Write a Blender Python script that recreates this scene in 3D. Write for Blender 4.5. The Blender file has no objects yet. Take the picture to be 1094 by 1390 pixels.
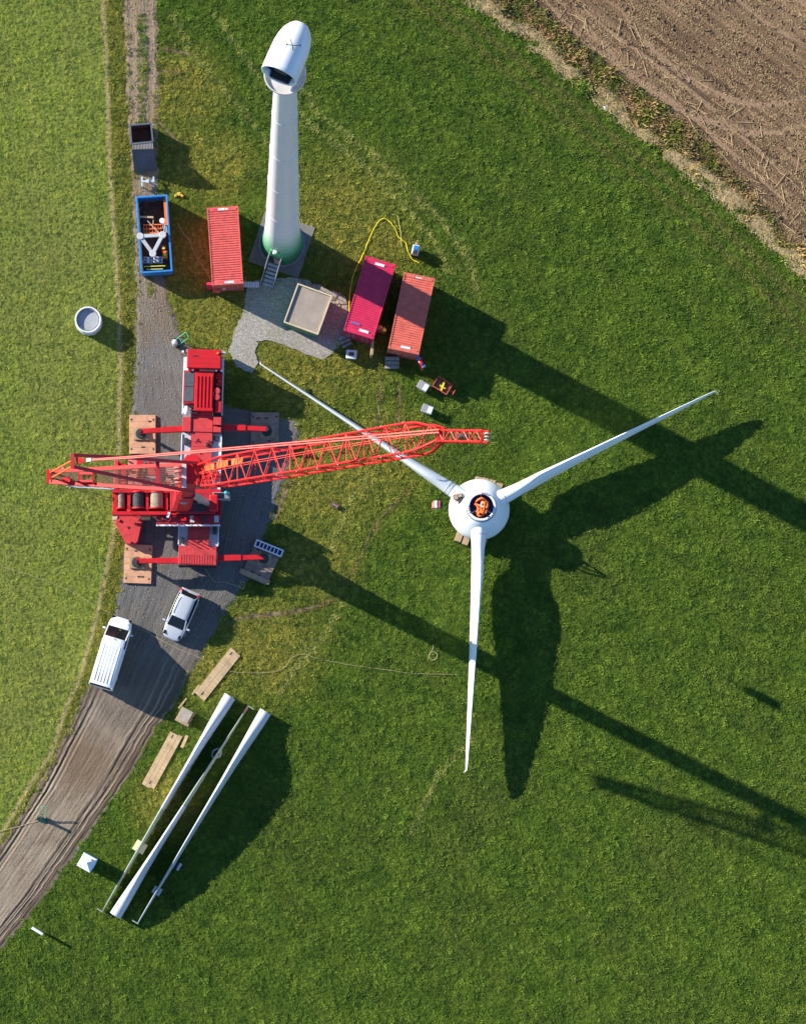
import bpy, math, random
import numpy as np
from mathutils import Vector, Matrix
random.seed(7); rng = np.random.default_rng(7)
C = bpy.context.scene.collection
R = math.radians
S, H = 17.3, 181.0            # ground pixels of the photo per metre, camera height
XN, YN = 367.0, 1050.0        # the point straight below the drone
def P(px, py, z=0.0):
    k = (1 - z / H) / S
    return Vector(((px - XN) * k, (YN - py) * k, z))
def P2(px, py): return ((px - XN) / S, (YN - py) / S)

# ------------------------------------------------------------------ nodes / materials
class NT:
    def __init__(s, mat): mat.use_nodes = True; s.t = mat.node_tree; s.n = s.t.nodes; s.l = s.t.links
    def new(s, ty, **kw):
        n = s.n.new(ty)
        for k, v in kw.items(): setattr(n, k, v)
        return n
    def put(s, sock, v):
        if v is None: return
        if hasattr(v, 'is_output'): s.l.new(v, sock)
        else: sock.default_value = v
    def math(s, op, a, b=None, c=None, clamp=False):
        n = s.new('ShaderNodeMath', operation=op, use_clamp=clamp)
        for i, v in enumerate((a, b, c)): s.put(n.inputs[i], v)
        return n.outputs[0]
    def noise(s, vec, scale, detail=3, rough=.55, out=0, dist=0):
        n = s.new('ShaderNodeTexNoise'); s.put(n.inputs['Vector'], vec)
        n.inputs['Scale'].default_value = scale; n.inputs['Detail'].default_value = detail
        n.inputs['Roughness'].default_value = rough; n.inputs['Distortion'].default_value = dist
        return n.outputs[out]
    def ramp(s, f, pts, interp='LINEAR'):
        n = s.new('ShaderNodeValToRGB'); s.put(n.inputs[0], f); e = n.color_ramp; e.interpolation = interp
        while len(e.elements) > 1: e.elements.remove(e.elements[-1])
        for i, (p, c) in enumerate(pts):
            el = e.elements[0] if i == 0 else e.elements.new(p)
            el.position = p
            if not isinstance(c, (tuple, list)): c = (c, c, c)
            el.color = (*c[:3], 1)
        return n.outputs[0]
    def mix(s, f, a, b, mode='MIX'):
        n = s.new('ShaderNodeMix', data_type='RGBA', blend_type=mode)
        s.put(n.inputs[0], f)
        for i, v in ((6, a), (7, b)):
            if isinstance(v, tuple) and len(v) == 3: v = (*v, 1)
            s.put(n.inputs[i], v)
        return n.outputs[2]
    def mapr(s, v, a, b, c=0, d=1, smooth=False):
        n = s.new('ShaderNodeMapRange'); n.interpolation_type = 'SMOOTHSTEP' if smooth else 'LINEAR'
        for i, x in enumerate((v, a, b, c, d)): s.put(n.inputs[i], x)
        return n.outputs[0]
    def scale(s, vec, x, y, z):
        n = s.new('ShaderNodeVectorMath', operation='MULTIPLY'); s.put(n.inputs[0], vec); n.inputs[1].default_value = (x, y, z)
        return n.outputs[0]
    def bump(s, h, strength, dist, normal=None):
        n = s.new('ShaderNodeBump'); s.put(n.inputs['Height'], h); n.inputs['Strength'].default_value = strength
        n.inputs['Distance'].default_value = dist; s.put(n.inputs['Normal'], normal)
        return n.outputs[0]
def newmat(name):
    m = bpy.data.materials.new(name); nt = NT(m); b = nt.n['Principled BSDF']
    return m, nt, b
MATS = {}
def paint(name, col, rough=.45, var=.12, metal=0.0, dirt=(.12, .1, .08), dirt_amt=.25, nscale=1.6, bump=0.0, spec=.5):
    if name in MATS: return MATS[name]
    m, nt, b = newmat(name)
    g = nt.new('ShaderNodeNewGeometry').outputs['Position']
    n1 = nt.noise(g, nscale, 5, .6); n2 = nt.noise(g, nscale * 7, 4, .7)
    c = nt.mix(nt.mapr(n1, .3, .7), tuple(x * (1 - var) for x in col), tuple(min(1, x * (1 + var)) for x in col))
    d = nt.math('MULTIPLY', nt.mapr(n2, .52, .78), dirt_amt)
    c = nt.mix(d, c, dirt)
    nt.put(b.inputs['Base Color'], c)
    nt.put(b.inputs['Roughness'], nt.mapr(n2, .3, .8, max(0, rough - .08), min(1, rough + .15)))
    b.inputs['Metallic'].default_value = metal; b.inputs['Specular IOR Level'].default_value = spec
    if bump: nt.put(b.inputs['Normal'], nt.bump(n2, bump, .02))
    MATS[name] = m; return m
def glass(name, col=(.01, .014, .016)):
    if name in MATS: return MATS[name]
    m, nt, b = newmat(name); b.inputs['Base Color'].default_value = (*col, 1); b.inputs['Roughness'].default_value = .06
    MATS[name] = m; return m
def wood(name, c1, c2, ax=(1, 14, 1)):
    if name in MATS: return MATS[name]
    m, nt, b = newmat(name)
    t = nt.new('ShaderNodeTexCoord').outputs['Object']
    n = nt.noise(nt.scale(t, *ax), 1.6, 6, .65); n2 = nt.noise(t, 1.3, 4, .6)
    c = nt.mix(nt.mapr(n, .35, .68), c1, c2); c = nt.mix(nt.math('MULTIPLY', nt.mapr(n2, .5, .75), .5), c, tuple(x * .45 for x in c1))
    nt.put(b.inputs['Base Color'], c); b.inputs['Roughness'].default_value = .85
    nt.put(b.inputs['Normal'], nt.bump(n, .5, .02)); MATS[name] = m; return m

# ------------------------------------------------------------------ geometry helpers
class MB:
    def __init__(s, org=(0, 0, 0)): s.v = []; s.f = []; s.o = Vector(org)
    def add(s, vs, fs):
        k = len(s.v); s.v += [Vector(v) - s.o for v in vs]; s.f += [tuple(i + k for i in f) for f in fs]; return s
    def box(s, x0, x1, y0, y1, z0, z1, M=None, tx=0, ty=0):
        vs = [(x0, y0, z0), (x1, y0, z0), (x1, y1, z0), (x0, y1, z0), (x0 + tx, y0 + ty, z1), (x1 - tx, y0 + ty, z1), (x1 - tx, y1 - ty, z1), (x0 + tx, y1 - ty, z1)]
        if M is not None: vs = [M @ Vector(v) for v in vs]
        return s.add(vs, [(3, 2, 1, 0), (4, 5, 6, 7), (0, 1, 5, 4), (1, 2, 6, 5), (2, 3, 7, 6), (3, 0, 4, 7)])
    def ob(s, c, size, rz=0, M=None):
        x, y, z = (q / 2 for q in size); T = Matrix.Translation(c) @ Matrix.Rotation(rz, 4, 'Z')
        return s.box(-x, x, -y, y, -z, z, T if M is None else M @ T)
    def beam(s, a, b, w, h=None, up=(0, 0, 1)):
        a, b = Vector(a), Vector(b); h = h or w; d = (b - a); L = d.length; d.normalize()
        u = Vector(up); x = d.cross(u)
        if x.length < 1e-3: x = d.cross(Vector((1, 0, 0)))
        x.normalize(); y = x.cross(d)
        vs = [a + x * i * w / 2 + y * j * h / 2 for i, j in ((-1, -1), (1, -1), (1, 1), (-1, 1))] + [b + x * i * w / 2 + y * j * h / 2 for i, j in ((-1, -1), (1, -1), (1, 1), (-1, 1))]
        return s.add(vs, [(3, 2, 1, 0), (4, 5, 6, 7), (0, 1, 5, 4), (1, 2, 6, 5), (2, 3, 7, 6), (3, 0, 4, 7)])
    def cyl(s, a, b, r0, r1=None, n=12, caps=True):
        a, b = Vector(a), Vector(b); r1 = r0 if r1 is None else r1; d = (b - a).normalized()
        x = d.orthogonal().normalized(); y = d.cross(x)
        vs = []
        for c, r in ((a, r0), (b, r1)):
            for i in range(n):
                t = 2 * math.pi * i / n; vs.append(c + x * r * math.cos(t) + y * r * math.sin(t))
        fs = [(i, (i + 1) % n, n + (i + 1) % n, n + i) for i in range(n)]
        if caps: fs += [tuple(range(n - 1, -1, -1)), tuple(range(n, 2 * n))]
        return s.add(vs, fs)
    def lathe(s, c, prof, n=32):
        c = Vector(c); vs = []; m = len(prof)
        for r, z in prof:
            for i in range(n):
                t = 2 * math.pi * i / n; vs.append(c + Vector((r * math.cos(t), r * math.sin(t), z)))
        fs = [(j * n + i, j * n + (i + 1) % n, (j + 1) * n + (i + 1) % n, (j + 1) * n + i) for j in range(m - 1) for i in range(n)]
        return s.add(vs, fs)
    def tube(s, pts, r, n=6):
        pts = [Vector(p) for p in pts]; vs = []; m = len(pts)
        for i, p in enumerate(pts):
            d = (pts[min(i + 1, m - 1)] - pts[max(i - 1, 0)]).normalized(); x = d.cross(Vector((0, 0, 1)))
            if x.length < 1e-3: x = Vector((1, 0, 0))
            x.normalize(); y = x.cross(d); rr = r[i] if isinstance(r, (list, tuple)) else r
            for k in range(n):
                t = 2 * math.pi * k / n; vs.append(p + x * rr * math.cos(t) + y * rr * math.sin(t))
        fs = [(j * n + i, j * n + (i + 1) % n, (j + 1) * n + (i + 1) % n, (j + 1) * n + i) for j in range(m - 1) for i in range(n)]
        fs += [tuple(range(n - 1, -1, -1)), tuple(range((m - 1) * n, m * n))]
        return s.add(vs, fs)
    def loft(s, rings, caps=True, closed=True):
        n = len(rings[0]); vs = [v for r in rings for v in r]; m = len(rings)
        fs = [(j * n + i, j * n + (i + 1) % n, (j + 1) * n + (i + 1) % n, (j + 1) * n + i) for j in range(m - 1) for i in range(n if closed else n - 1)]
        if caps: fs += [tuple(range(n - 1, -1, -1)), tuple(range((m - 1) * n, m * n))]
        return s.add(vs, fs)
    def prism(s, poly, z0, z1):
        n = len(poly); vs = [(x, y, z0) for x, y in poly] + [(x, y, z1) for x, y in poly]
        return s.add(vs, [tuple(range(n - 1, -1, -1)), tuple(range(n, 2 * n))] + [(i, (i + 1) % n, n + (i + 1) % n, n + i) for i in range(n)])
    def ball(s, c, rx, ry, rz, n=12, m=8):
        c = Vector(c); rings = []
        for j in range(1, m):
            t = math.pi * j / m
            rings.append([c + Vector((rx * math.sin(t) * math.cos(2 * math.pi * i / n), ry * math.sin(t) * math.sin(2 * math.pi * i / n), -rz * math.cos(t))) for i in range(n)])
        return s.loft(rings)
    def build(s, name, mat, parent=None, smooth=False, bevel=0, **props):
        me = bpy.data.meshes.new(name); me.from_pydata([tuple(v) for v in s.v], [], s.f); me.update()
        import bmesh
        bm = bmesh.new(); bm.from_mesh(me); bmesh.ops.recalc_face_normals(bm, faces=bm.faces); bm.to_mesh(me); bm.free()
        if mat: me.materials.append(mat)
        o = bpy.data.objects.new(name, me); C.objects.link(o)
        if parent: o.parent = parent
        if smooth:
            me.polygons.foreach_set('use_smooth', [True] * len(me.polygons))
            me.set_sharp_from_angle(angle=R(38))
        if bevel:
            b = o.modifiers.new('b', 'BEVEL'); b.width = bevel; b.segments = 2; b.limit_method = 'ANGLE'; b.angle_limit = R(50)
        for k, v in props.items(): o[k] = v
        return o
def tag(o, label=None, cat=None, group=None, kind=None):
    if label: o['label'] = label
    if cat: o['category'] = cat
    if group: o['group'] = group
    if kind: o['kind'] = kind
    return o
def thing(name, label, cat, loc, rz=0, group=None):
    o = bpy.data.objects.new(name, None); o.empty_display_size = .3; C.objects.link(o)
    o.location = loc; o.rotation_euler = (0, 0, rz); return tag(o, label, cat, group)
def copy_tree(o, parent=None):
    c = o.copy(); C.objects.link(c); c.parent = parent
    for ch in [x for x in bpy.data.objects if x.parent == o and x != c]: copy_tree(ch, c)
    return c
def G(px, py, z): q = P(px, py, z); return Vector((q.x, q.y, 0))

# ------------------------------------------------------------------ shared curves (photo pixels)
VERGE = [(-200, 136), (0, 139), (110, 144), (230, 148), (320, 154), (430, 161), (500, 163), (540, 161), (617, 160), (718, 154), (773, 143), (830, 131), (855, 125), (922, 107), (960, 89), (1023, 68), (1068, 38), (1121, 8), (1160, -15), (1300, -110), (1600, -330)]
FIELD = [(-200, 400), (0, 634), (41, 694), (87, 752), (120, 793), (166, 847), (216, 910), (274, 984), (340, 1055), (382, 1098), (480, 1200), (800, 1500), (1600, 2200)]
def lut(tab, y): return np.interp(y, [a for a, b in tab], [b for a, b in tab])
TL = [(-160, 166), (0, 168), (100, 170), (200, 176), (300, 181), (400, 185), (480, 184), (560, 178), (620, 176), (700, 172), (780, 165), (850, 150), (920, 125), (990, 92), (1070, 50), (1150, 0), (1230, -55), (1400, -170)]
TR = [(-160, 211), (0, 213), (100, 216), (170, 213), (300, 216), (400, 228), (450, 243), (475, 262), (520, 285), (552, 306), (566, 380), (575, 408), (600, 406), (640, 391), (690, 373), (720, 362), (760, 350), (800, 326), (830, 307), (860, 292), (905, 262), (960, 236), (985, 217), (1060, 171), (1130, 122), (1220, 60), (1290, 2), (1400, -85)]
GRAVEL = [(337, 384), (360, 378), (400, 376), (438, 388), (468, 402), (474, 430), (462, 466), (440, 488), (415, 481), (385, 468), (362, 461), (350, 463), (346, 476), (351, 492), (342, 506), (322, 498), (311, 477), (317, 450), (330, 424)]
PADC = [(336.6, 355), (405, 377), (428, 308.5), (360, 286)]
FIELDP = [(640, -160), (700, -30), (745, 28), (775, 50), (806, 76), (850, 112), (905, 152), (945, 182), (972, 208), (1005, 250), (1030, 275), (1062, 318), (1098, 355), (1300, 520), (2600, 1500), (2600, -2200), (-900, -2200)]

# ------------------------------------------------------------------ ground materials
def grass_color(nt, blade=False):
    pos = nt.new('ShaderNodeNewGeometry').outputs['Position']
    sep = nt.new('ShaderNodeSeparateXYZ'); nt.l.new(pos, sep.inputs[0])
    px = nt.math('MULTIPLY_ADD', sep.outputs[0], S, XN); py = nt.math('MULTIPLY_ADD', sep.outputs[1], -S, YN)
    t = nt.math('MULTIPLY_ADD', py, 1 / 1800, 200 / 1800)
    def fc(tab):
        n = nt.new('ShaderNodeFloatCurve'); c = n.mapping.curves[0]; n.mapping.extend = 'HORIZONTAL'
        pts = [((a + 200) / 1800, (b + 400) / 2600) for a, b in tab]
        c.points[0].location = pts[0]; c.points[1].location = pts[-1]
        for p in pts[1:-1]: c.points.new(*p)
        for p in c.points: p.handle_type = 'VECTOR'
        n.mapping.update(); nt.l.new(t, n.inputs['Value'])
        return nt.math('MULTIPLY_ADD', n.outputs[0], 2600, -400)
    dv = nt.math('SUBTRACT', px, fc(VERGE)); df = nt.math('SUBTRACT', px, fc(FIELD))
    big = nt.noise(pos, .09, 4, .6); mid = nt.noise(pos, .55, 4, .65); fine = nt.noise(pos, 3.2, 4, .7)
    wob = nt.math('MULTIPLY_ADD', nt.noise(pos, .9, 4, .7), 14, -7)
    dv = nt.math('ADD', dv, nt.math('MULTIPLY', wob, .35)); df = nt.math('ADD', df, wob)
    right = nt.mix(nt.mapr(mid, .32, .7), (.085, .168, .021), (.180, .288, .040))
    right = nt.mix(nt.math('MULTIPLY', nt.mapr(big, .5, .72), .55), right, (.125, .165, .038))
    bare = nt.math('MULTIPLY', nt.mapr(nt.noise(nt.scale(pos, 1.1, .8, 1), .42, 5, .75), .64, .74), .55)
    right = nt.mix(bare, right, (.19, .165, .065))
    left = nt.mix(nt.mapr(mid, .3, .7), (.235, .345, .045), (.365, .480, .080))
    left = nt.mix(nt.math('MULTIPLY', nt.mapr(big, .4, .7), .6), left, (.30, .30, .10))
    # worn, yellowish ground round the work site
    m = None
    for cx, cy, r in ((300, 440, 95), (270, 360, 90), (455, 300, 110), (300, 225, 60), (255, 215, 60), (400, 505, 95), (480, 480, 70), (250, 120, 70), (440, 650, 110), (285, 905, 60), (360, 880, 90), (510, 620, 90), (230, 1090, 60), (430, 760, 70), (500, 340, 80)):
        d = nt.new('ShaderNodeVectorMath', operation='DISTANCE'); nt.l.new(pos, d.inputs[0]); x, y = P2(cx, cy); d.inputs[1].default_value = (x, y, 0)
        g = nt.mapr(d.outputs['Value'], r * .25 / S, r * 1.25 / S, 1, 0, True)
        m = g if m is None else nt.math('MAXIMUM', m, g)
    m = nt.math('MULTIPLY', m, nt.mapr(nt.noise(pos, .38, 5, .7), .18, .46), clamp=True)
    worn = nt.mix(nt.mapr(fine, .35, .68), (.25, .275, .04), (.47, .44, .12))
    right = nt.mix(nt.math('MULTIPLY', m, .88), right, worn)
    for o0, o1, wgt in ((-50, -30, .75), (-84, -66, .65), (-120, -108, .3)):
        tm = nt.math('MULTIPLY', nt.math('MULTIPLY', nt.mapr(df, o0 - 5, o0 + 3), nt.mapr(df, o1 - 3, o1 + 5, 1, 0)), wgt); right = nt.mix(tm, right, (.20, .225, .06))
    sl1 = nt.math('SINE', nt.math('MULTIPLY', dv, math.tau / 23.0)); left = nt.mix(nt.math('MULTIPLY', nt.mapr(sl1, .2, 1), .28), left, (.16, .24, .04)); left = nt.mix(nt.math('MULTIPLY', nt.mapr(sl1, -1, -.9), .30), left, (.42, .47, .15))
    sr1 = nt.math('SINE', nt.math('MULTIPLY', nt.math('ADD', df, nt.math('MULTIPLY', big, 40)), math.tau / 92.0)); right = nt.mix(nt.math('MULTIPLY', nt.mapr(sr1, -.2, .8), .22), right, (.19, .25, .04))
    c = nt.mix(nt.mapr(dv, -1, 2), left, right)
    verge = nt.mix(nt.mapr(fine, .3, .7), (.19, .235, .04), (.33, .34, .08))
    vm = nt.math('MULTIPLY', nt.mapr(dv, 3, 6), nt.mapr(dv, 30, 42, 1, 0)); c = nt.mix(vm, c, verge)
    line = nt.math('MULTIPLY', nt.mapr(dv, -3.5, -.5), nt.mapr(dv, 2, 6, 1, 0)); line = nt.math('MULTIPLY', line, nt.mapr(fine, .25, .55))
    c = nt.mix(line, c, (.62, .53, .27))
    tanm = nt.math('MULTIPLY', nt.mapr(df, -2, 6), nt.mapr(df, 14, 32, 1, 0)); tanm = nt.math('MULTIPLY', tanm, nt.mapr(nt.noise(pos, .75, 5, .75), .46, .55))
    tan = nt.mix(nt.mapr(fine, .3, .7), (.30, .19, .08), (.72, .54, .29))
    c = nt.mix(tanm, c, tan)
    rough = nt.mix(nt.mapr(nt.noise(pos, .8, 4, .7), .42, .55), (.15, .175, .035), (.30, .215, .105))
    c = nt.mix(nt.math('MULTIPLY', nt.mapr(df, 8, 22), nt.math('SUBTRACT', 1, nt.math('MULTIPLY', tanm, nt.mapr(df, 30, 40, 1, 0)))), c, rough)
    return c, fine, mid
m_ground, nt, b = newmat('grass_ground')
c, fine, mid = grass_color(nt)
pos = nt.new('ShaderNodeNewGeometry').outputs['Position']
nf = nt.noise(pos, 9, 5, .75); c2 = nt.mix(nt.mapr(nf, .3, .7), (.36, .36, .33), (.85, .8, .7)); c2 = nt.mix(1.0, c, c2, 'MULTIPLY')
nt.put(b.inputs['Base Color'], c2); b.inputs['Roughness'].default_value = .95; b.inputs['Specular IOR Level'].default_value = .1
nt.put(b.inputs['Normal'], nt.bump(nf, .9, .12, nt.bump(fine, .8, .25)))
m_blade, nt, b = newmat('grass_blade')
c, fine, mid = grass_color(nt, True)
ta = nt.new('ShaderNodeAttribute', attribute_type='INSTANCER', attribute_name='tint').outputs['Fac']
c = nt.mix(nt.math('MAXIMUM', ta, 0, clamp=True), c, (.36, .40, .13)); c = nt.mix(nt.math('MULTIPLY', nt.math('MAXIMUM', nt.math('MULTIPLY', ta, -1), 0), .9, clamp=True), c, (.23, .16, .08))
oi = nt.new('ShaderNodeObjectInfo').outputs['Random']
c = nt.mix(oi, nt.mix(1.0, c, (.52, .62, .55), 'MULTIPLY'), nt.mix(1.0, c, (1.8, 1.55, 1.3), 'MULTIPLY'))
nt.put(b.inputs['Base Color'], c); b.inputs['Roughness'].default_value = .6; b.inputs['Specular IOR Level'].default_value = .25
tr = nt.new('ShaderNodeBsdfTranslucent'); nt.put(tr.inputs[0], c); mx = nt.new('ShaderNodeMixShader'); mx.inputs[0].default_value = .25
nt.l.new(b.outputs[0], mx.inputs[1]); nt.l.new(tr.outputs[0], mx.inputs[2]); nt.l.new(mx.outputs[0], nt.n['Material Output'].inputs[0])

# the meadow: one sheet to the horizon
me_pts = 14
g = MB()
xs = [-900, -300, -120, *np.linspace(P2(-200, 0)[0], P2(1300, 0)[0], 60), 120, 300, 900]
ys = [-900, -300, -120, *np.linspace(P2(0, 1600)[1], P2(0, -200)[1], 70), 160, 300, 900]
vs = [(x, y, 0) for y in ys for x in xs]; nx = len(xs)
g.add(vs, [(j * nx + i, j * nx + i + 1, (j + 1) * nx + i + 1, (j + 1) * nx + i) for j in range(len(ys) - 1) for i in range(nx - 1)])
tag(g.build('ground', m_ground), kind='structure')

# track
m_track, nt, b = newmat('track')
uv = nt.new('ShaderNodeUVMap').outputs[0]; pos = nt.new('ShaderNodeNewGeometry').outputs['Position']
sp = nt.new('ShaderNodeSeparateXYZ'); nt.l.new(uv, sp.inputs[0])
vv = nt.math('ADD', sp.outputs[1], nt.math('MULTIPLY_ADD', nt.noise(pos, .35, 4), .12, -.06))
base = nt.ramp(vv, [(0, (.34, .25, .16)), (.13, (.32, .24, .155)), (.24, (.29, .22, .145)), (.31, (.23, .195, .15)), (.35, (.18, .17, .16)), (.5, (.155, .155, .16)), (.6, (.15, .148, .145)), (.66, (.20, .17, .14)), (.74, (.30, .235, .17)), (1, (.35, .285, .215))])
st = nt.noise(nt.scale(uv, 55, 2.2, 1), 1.0, 5, .6)
peb = nt.noise(pos, 11, 5, .8); patch = nt.noise(pos, .5, 4, .65)
patch = nt.noise(pos, .5, 4, .65); base0 = base
base = nt.mix(nt.mapr(st, .35, .7), nt.mix(1.0, base, (.66, .64, .62), 'MULTIPLY'), nt.mix(1.0, base, (1.25, 1.22, 1.18), 'MULTIPLY'))
base = nt.mix(nt.math('MULTIPLY', nt.mapr(patch, .5, .68), .45), base, (.20, .165, .115))
base = nt.mix(nt.mapr(peb, .35, .75), nt.mix(1.0, base, (.6, .6, .62), 'MULTIPLY'), nt.mix(1.0, base, (1.35, 1.33, 1.28), 'MULTIPLY'))
sto = nt.new('ShaderNodeTexVoronoi'); nt.l.new(pos, sto.inputs[0]); sto.inputs['Scale'].default_value = 3.2
pale = nt.math('MULTIPLY', nt.mapr(sto.outputs['Distance'], .05, .09, 1, 0), nt.mapr(nt.noise(pos, .8, 3), .5, .6))
base = nt.mix(nt.math('MULTIPLY', pale, .7), base, (.42, .38, .32))
base = nt.mix(nt.mapr(nt.noise(pos, .35, 3, .6), .42, .6), base, nt.mix(.6, base, base0))
ux = sp.outputs[0]; wob_ = nt.math('MULTIPLY_ADD', nt.noise(pos, .8, 3), .06, -.03); uxx = nt.math('ADD', ux, wob_)
lowm = nt.mapr(vv, .62, .70)
for c0, c1_ in ((.80, .812), (.866, .875), (.7, .712), (.10, .11), (.155, .165)):
    rm = nt.math('MULTIPLY', nt.math('MULTIPLY', nt.mapr(uxx, c0 - .006, c0), nt.mapr(uxx, c1_, c1_ + .006, 1, 0)), nt.math('MULTIPLY', lowm, .55)); base = nt.mix(rm, base, (.50, .40, .28))
for c0, c1_, k_ in ((.72, .79, .55), (.82, .86, .7), (.88, .97, .75), (.02, .09, .6), (.12, .15, .5)):
    rm = nt.math('MULTIPLY', nt.math('MULTIPLY', nt.mapr(uxx, c0 - .015, c0 + .01), nt.mapr(uxx, c1_ - .01, c1_ + .015, 1, 0)), nt.math('MULTIPLY', lowm, k_)); base = nt.mix(rm, base, (.08, .055, .038))
mp_ = nt.new('ShaderNodeVectorMath', operation='DISTANCE'); nt.l.new(pos, mp_.inputs[0]); mp_.inputs[1].default_value = (*P2(118, 1035), 0)
mudp = nt.math('MULTIPLY', nt.mapr(nt.math('ADD', mp_.outputs['Value'], nt.math('MULTIPLY', patch, 2)), 2.2, 4.0, 1, 0), .8); base = nt.mix(mudp, base, (.17, .115, .07))
wet = nt.math('MULTIPLY', nt.mapr(nt.noise(pos, .22, 3, .5), .56, .66), nt.mapr(vv, .62, .7)); base = nt.mix(nt.math('MULTIPLY', wet, .5), base, (.085, .06, .04))
nt.put(b.inputs['Base Color'], base); b.inputs['Roughness'].default_value = .9; b.inputs['Specular IOR Level'].default_value = .2
nt.put(b.inputs['Normal'], nt.bump(peb, .8, .08, nt.bump(st, .35, .08)))
def smooth_noise(shape, cells, seed):
    r = np.random.default_rng(seed); gn = r.random((cells[0] + 2, cells[1] + 2))
    y = np.linspace(0, cells[0], shape[0]); x = np.linspace(0, cells[1], shape[1]); yi = y.astype(int); xi = x.astype(int); fy = (y - yi)[:, None]; fx = (x - xi)[None]
    fy = fy * fy * (3 - 2 * fy); fx = fx * fx * (3 - 2 * fx)
    a = gn[yi][:, xi]; b_ = gn[yi][:, xi + 1]; c_ = gn[yi + 1][:, xi]; d_ = gn[yi + 1][:, xi + 1]
    return (a * (1 - fx) + b_ * fx) * (1 - fy) + (c_ * (1 - fx) + d_ * fx) * fy
def sheet(name, mat, rows_y, left, right, cols, zf, uvs=1400.0):
    ny, nxx = len(rows_y), cols; fr = np.linspace(0, 1, nxx); sl_, sr_ = lut(TL, rows_y), lut(TR, rows_y)
    X = sl_[:, None] + (sr_ - sl_)[:, None] * fr[None] + (left - sl_)[:, None] * (1 - fr[None]) ** 12 + (right - sr_)[:, None] * fr[None] ** 12; Y = np.repeat(rows_y[:, None], nxx, 1)
    Z = zf(X, Y, fr)
    v = np.stack([(X - XN) / S, (YN - Y) / S, Z], -1).reshape(-1, 3)
    idx = np.arange(ny * nxx).reshape(ny, nxx)
    f = np.stack([idx[1:, :-1], idx[1:, 1:], idx[:-1, 1:], idx[:-1, :-1]], -1).reshape(-1, 4)
    me = bpy.data.meshes.new(name); me.vertices.add(len(v)); me.vertices.foreach_set('co', v.ravel())
    me.loops.add(f.size); me.loops.foreach_set('vertex_index', f.ravel().astype(np.int32)); me.polygons.add(len(f))
    me.polygons.foreach_set('loop_start', np.arange(0, f.size, 4, dtype=np.int32)); me.update(calc_edges=True)
    ul = me.uv_layers.new(name='UVMap'); U = np.stack([np.repeat(fr[None], ny, 0), Y / uvs], -1).reshape(-1, 2)
    ul.data.foreach_set('uv', U[f.ravel()].ravel().astype(np.float32)); me.polygons.foreach_set('use_smooth', [True] * len(f))
    me.materials.append(mat); o = bpy.data.objects.new(name, me); C.objects.link(o); o['kind'] = 'structure'; return o
ry = np.arange(-160, 1400, 1.8)
jag = lambda s, a: (np.interp(ry, np.arange(-160, 1404, 5.0), np.random.default_rng(s).normal(0, a, 313)) + np.interp(ry, np.arange(-160, 1440, 21.0), np.random.default_rng(s + 1).normal(0, a, 77)))
tl, trr = lut(TL, ry) + jag(3, 1.0), lut(TR, ry) + jag(5, 1.6)
def ztrack(X, Y, fr):
    ny, nn = X.shape
    z = .045 + .014 * smooth_noise(X.shape, (ny // 7, 44), 1) + .016 * smooth_noise(X.shape, (ny // 3, nn // 2), 2)
    low = np.clip((Y - 900) / 80, 0, 1)
    wob = .008 * np.sin(Y / 61.) + .004 * np.sin(Y / 23. + 2)
    for c, w, dpt in ((.07, .016, .05), (.13, .014, .06), (.19, .012, .03), (.76, .016, .05), (.84, .02, .08), (.90, .016, .06), (.955, .014, .07), (.4, .02, .012), (.56, .02, .012), (.8, .008, .05), (.87, .01, .05), (.03, .012, .05), (.93, .008, .06)):
        z -= low * dpt * 1.35 * (.25 + .9 * smooth_noise(X.shape, (ny // 20, 3), int(c * 100))) * np.exp(-((fr[None] + wob - c) / w) ** 2)
    for c in (.22, .105, .80, .87, .93): z += low * .028 * np.exp(-((fr[None] + wob - c) / .012) ** 2) * (.2 + smooth_noise(X.shape, (ny // 4, 6), 9))
    up = np.clip((440 - Y) / 60, 0, 1)
    for c in (.2, .76): z -= up * .035 * np.exp(-((fr[None] - c) / .14) ** 2)
    e = np.minimum(fr, 1 - fr)[None] * (trr - tl)[:, None]
    return np.maximum(z, .008) * np.clip(e / 5, .12, 1) + .004
sheet('gravel_track', m_track, ry, tl, trr, 120, ztrack)

def polysheet(name, mat, poly, z, jit=1.0, step=5, seed=1, kind='structure'):
    r = random.Random(seed); out = []
    for i, a in enumerate(poly):
        b_ = poly[(i + 1) % len(poly)]; L = math.hypot(b_[0] - a[0], b_[1] - a[1]); n = max(1, min(60, int(L / step)))
        for k in range(n):
            t = k / n; out.append((a[0] + (b_[0] - a[0]) * t + r.gauss(0, jit), a[1] + (b_[1] - a[1]) * t + r.gauss(0, jit)))
    vs = [(*P2(*p), z) for p in out]
    mb = MB(); mb.add(vs, [tuple(range(len(vs)))]); o = mb.build(name, mat)
    if o.data.polygons[0].normal.z < 0: o.data.flip_normals()
    if kind: o['kind'] = kind
    return o
m_grav, nt, b = newmat('pale_gravel')
pos = nt.new('ShaderNodeNewGeometry').outputs['Position']; n1 = nt.noise(pos, 9, 6, .85); n2 = nt.noise(pos, .5, 4, .6)
c = nt.ramp(n1, [(.3, (.10, .09, .08)), (.5, (.34, .31, .27)), (.68, (.70, .65, .58))]); c = nt.mix(nt.math('MULTIPLY', nt.mapr(n2, .5, .7), .4), c, (.19, .18, .09))
nt.put(b.inputs['Base Color'], c); b.inputs['Roughness'].default_value = .9; nt.put(b.inputs['Normal'], nt.bump(n1, 1, .08))
polysheet('gravel_path', m_grav, GRAVEL, .062, .8, 4, 2)
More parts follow.
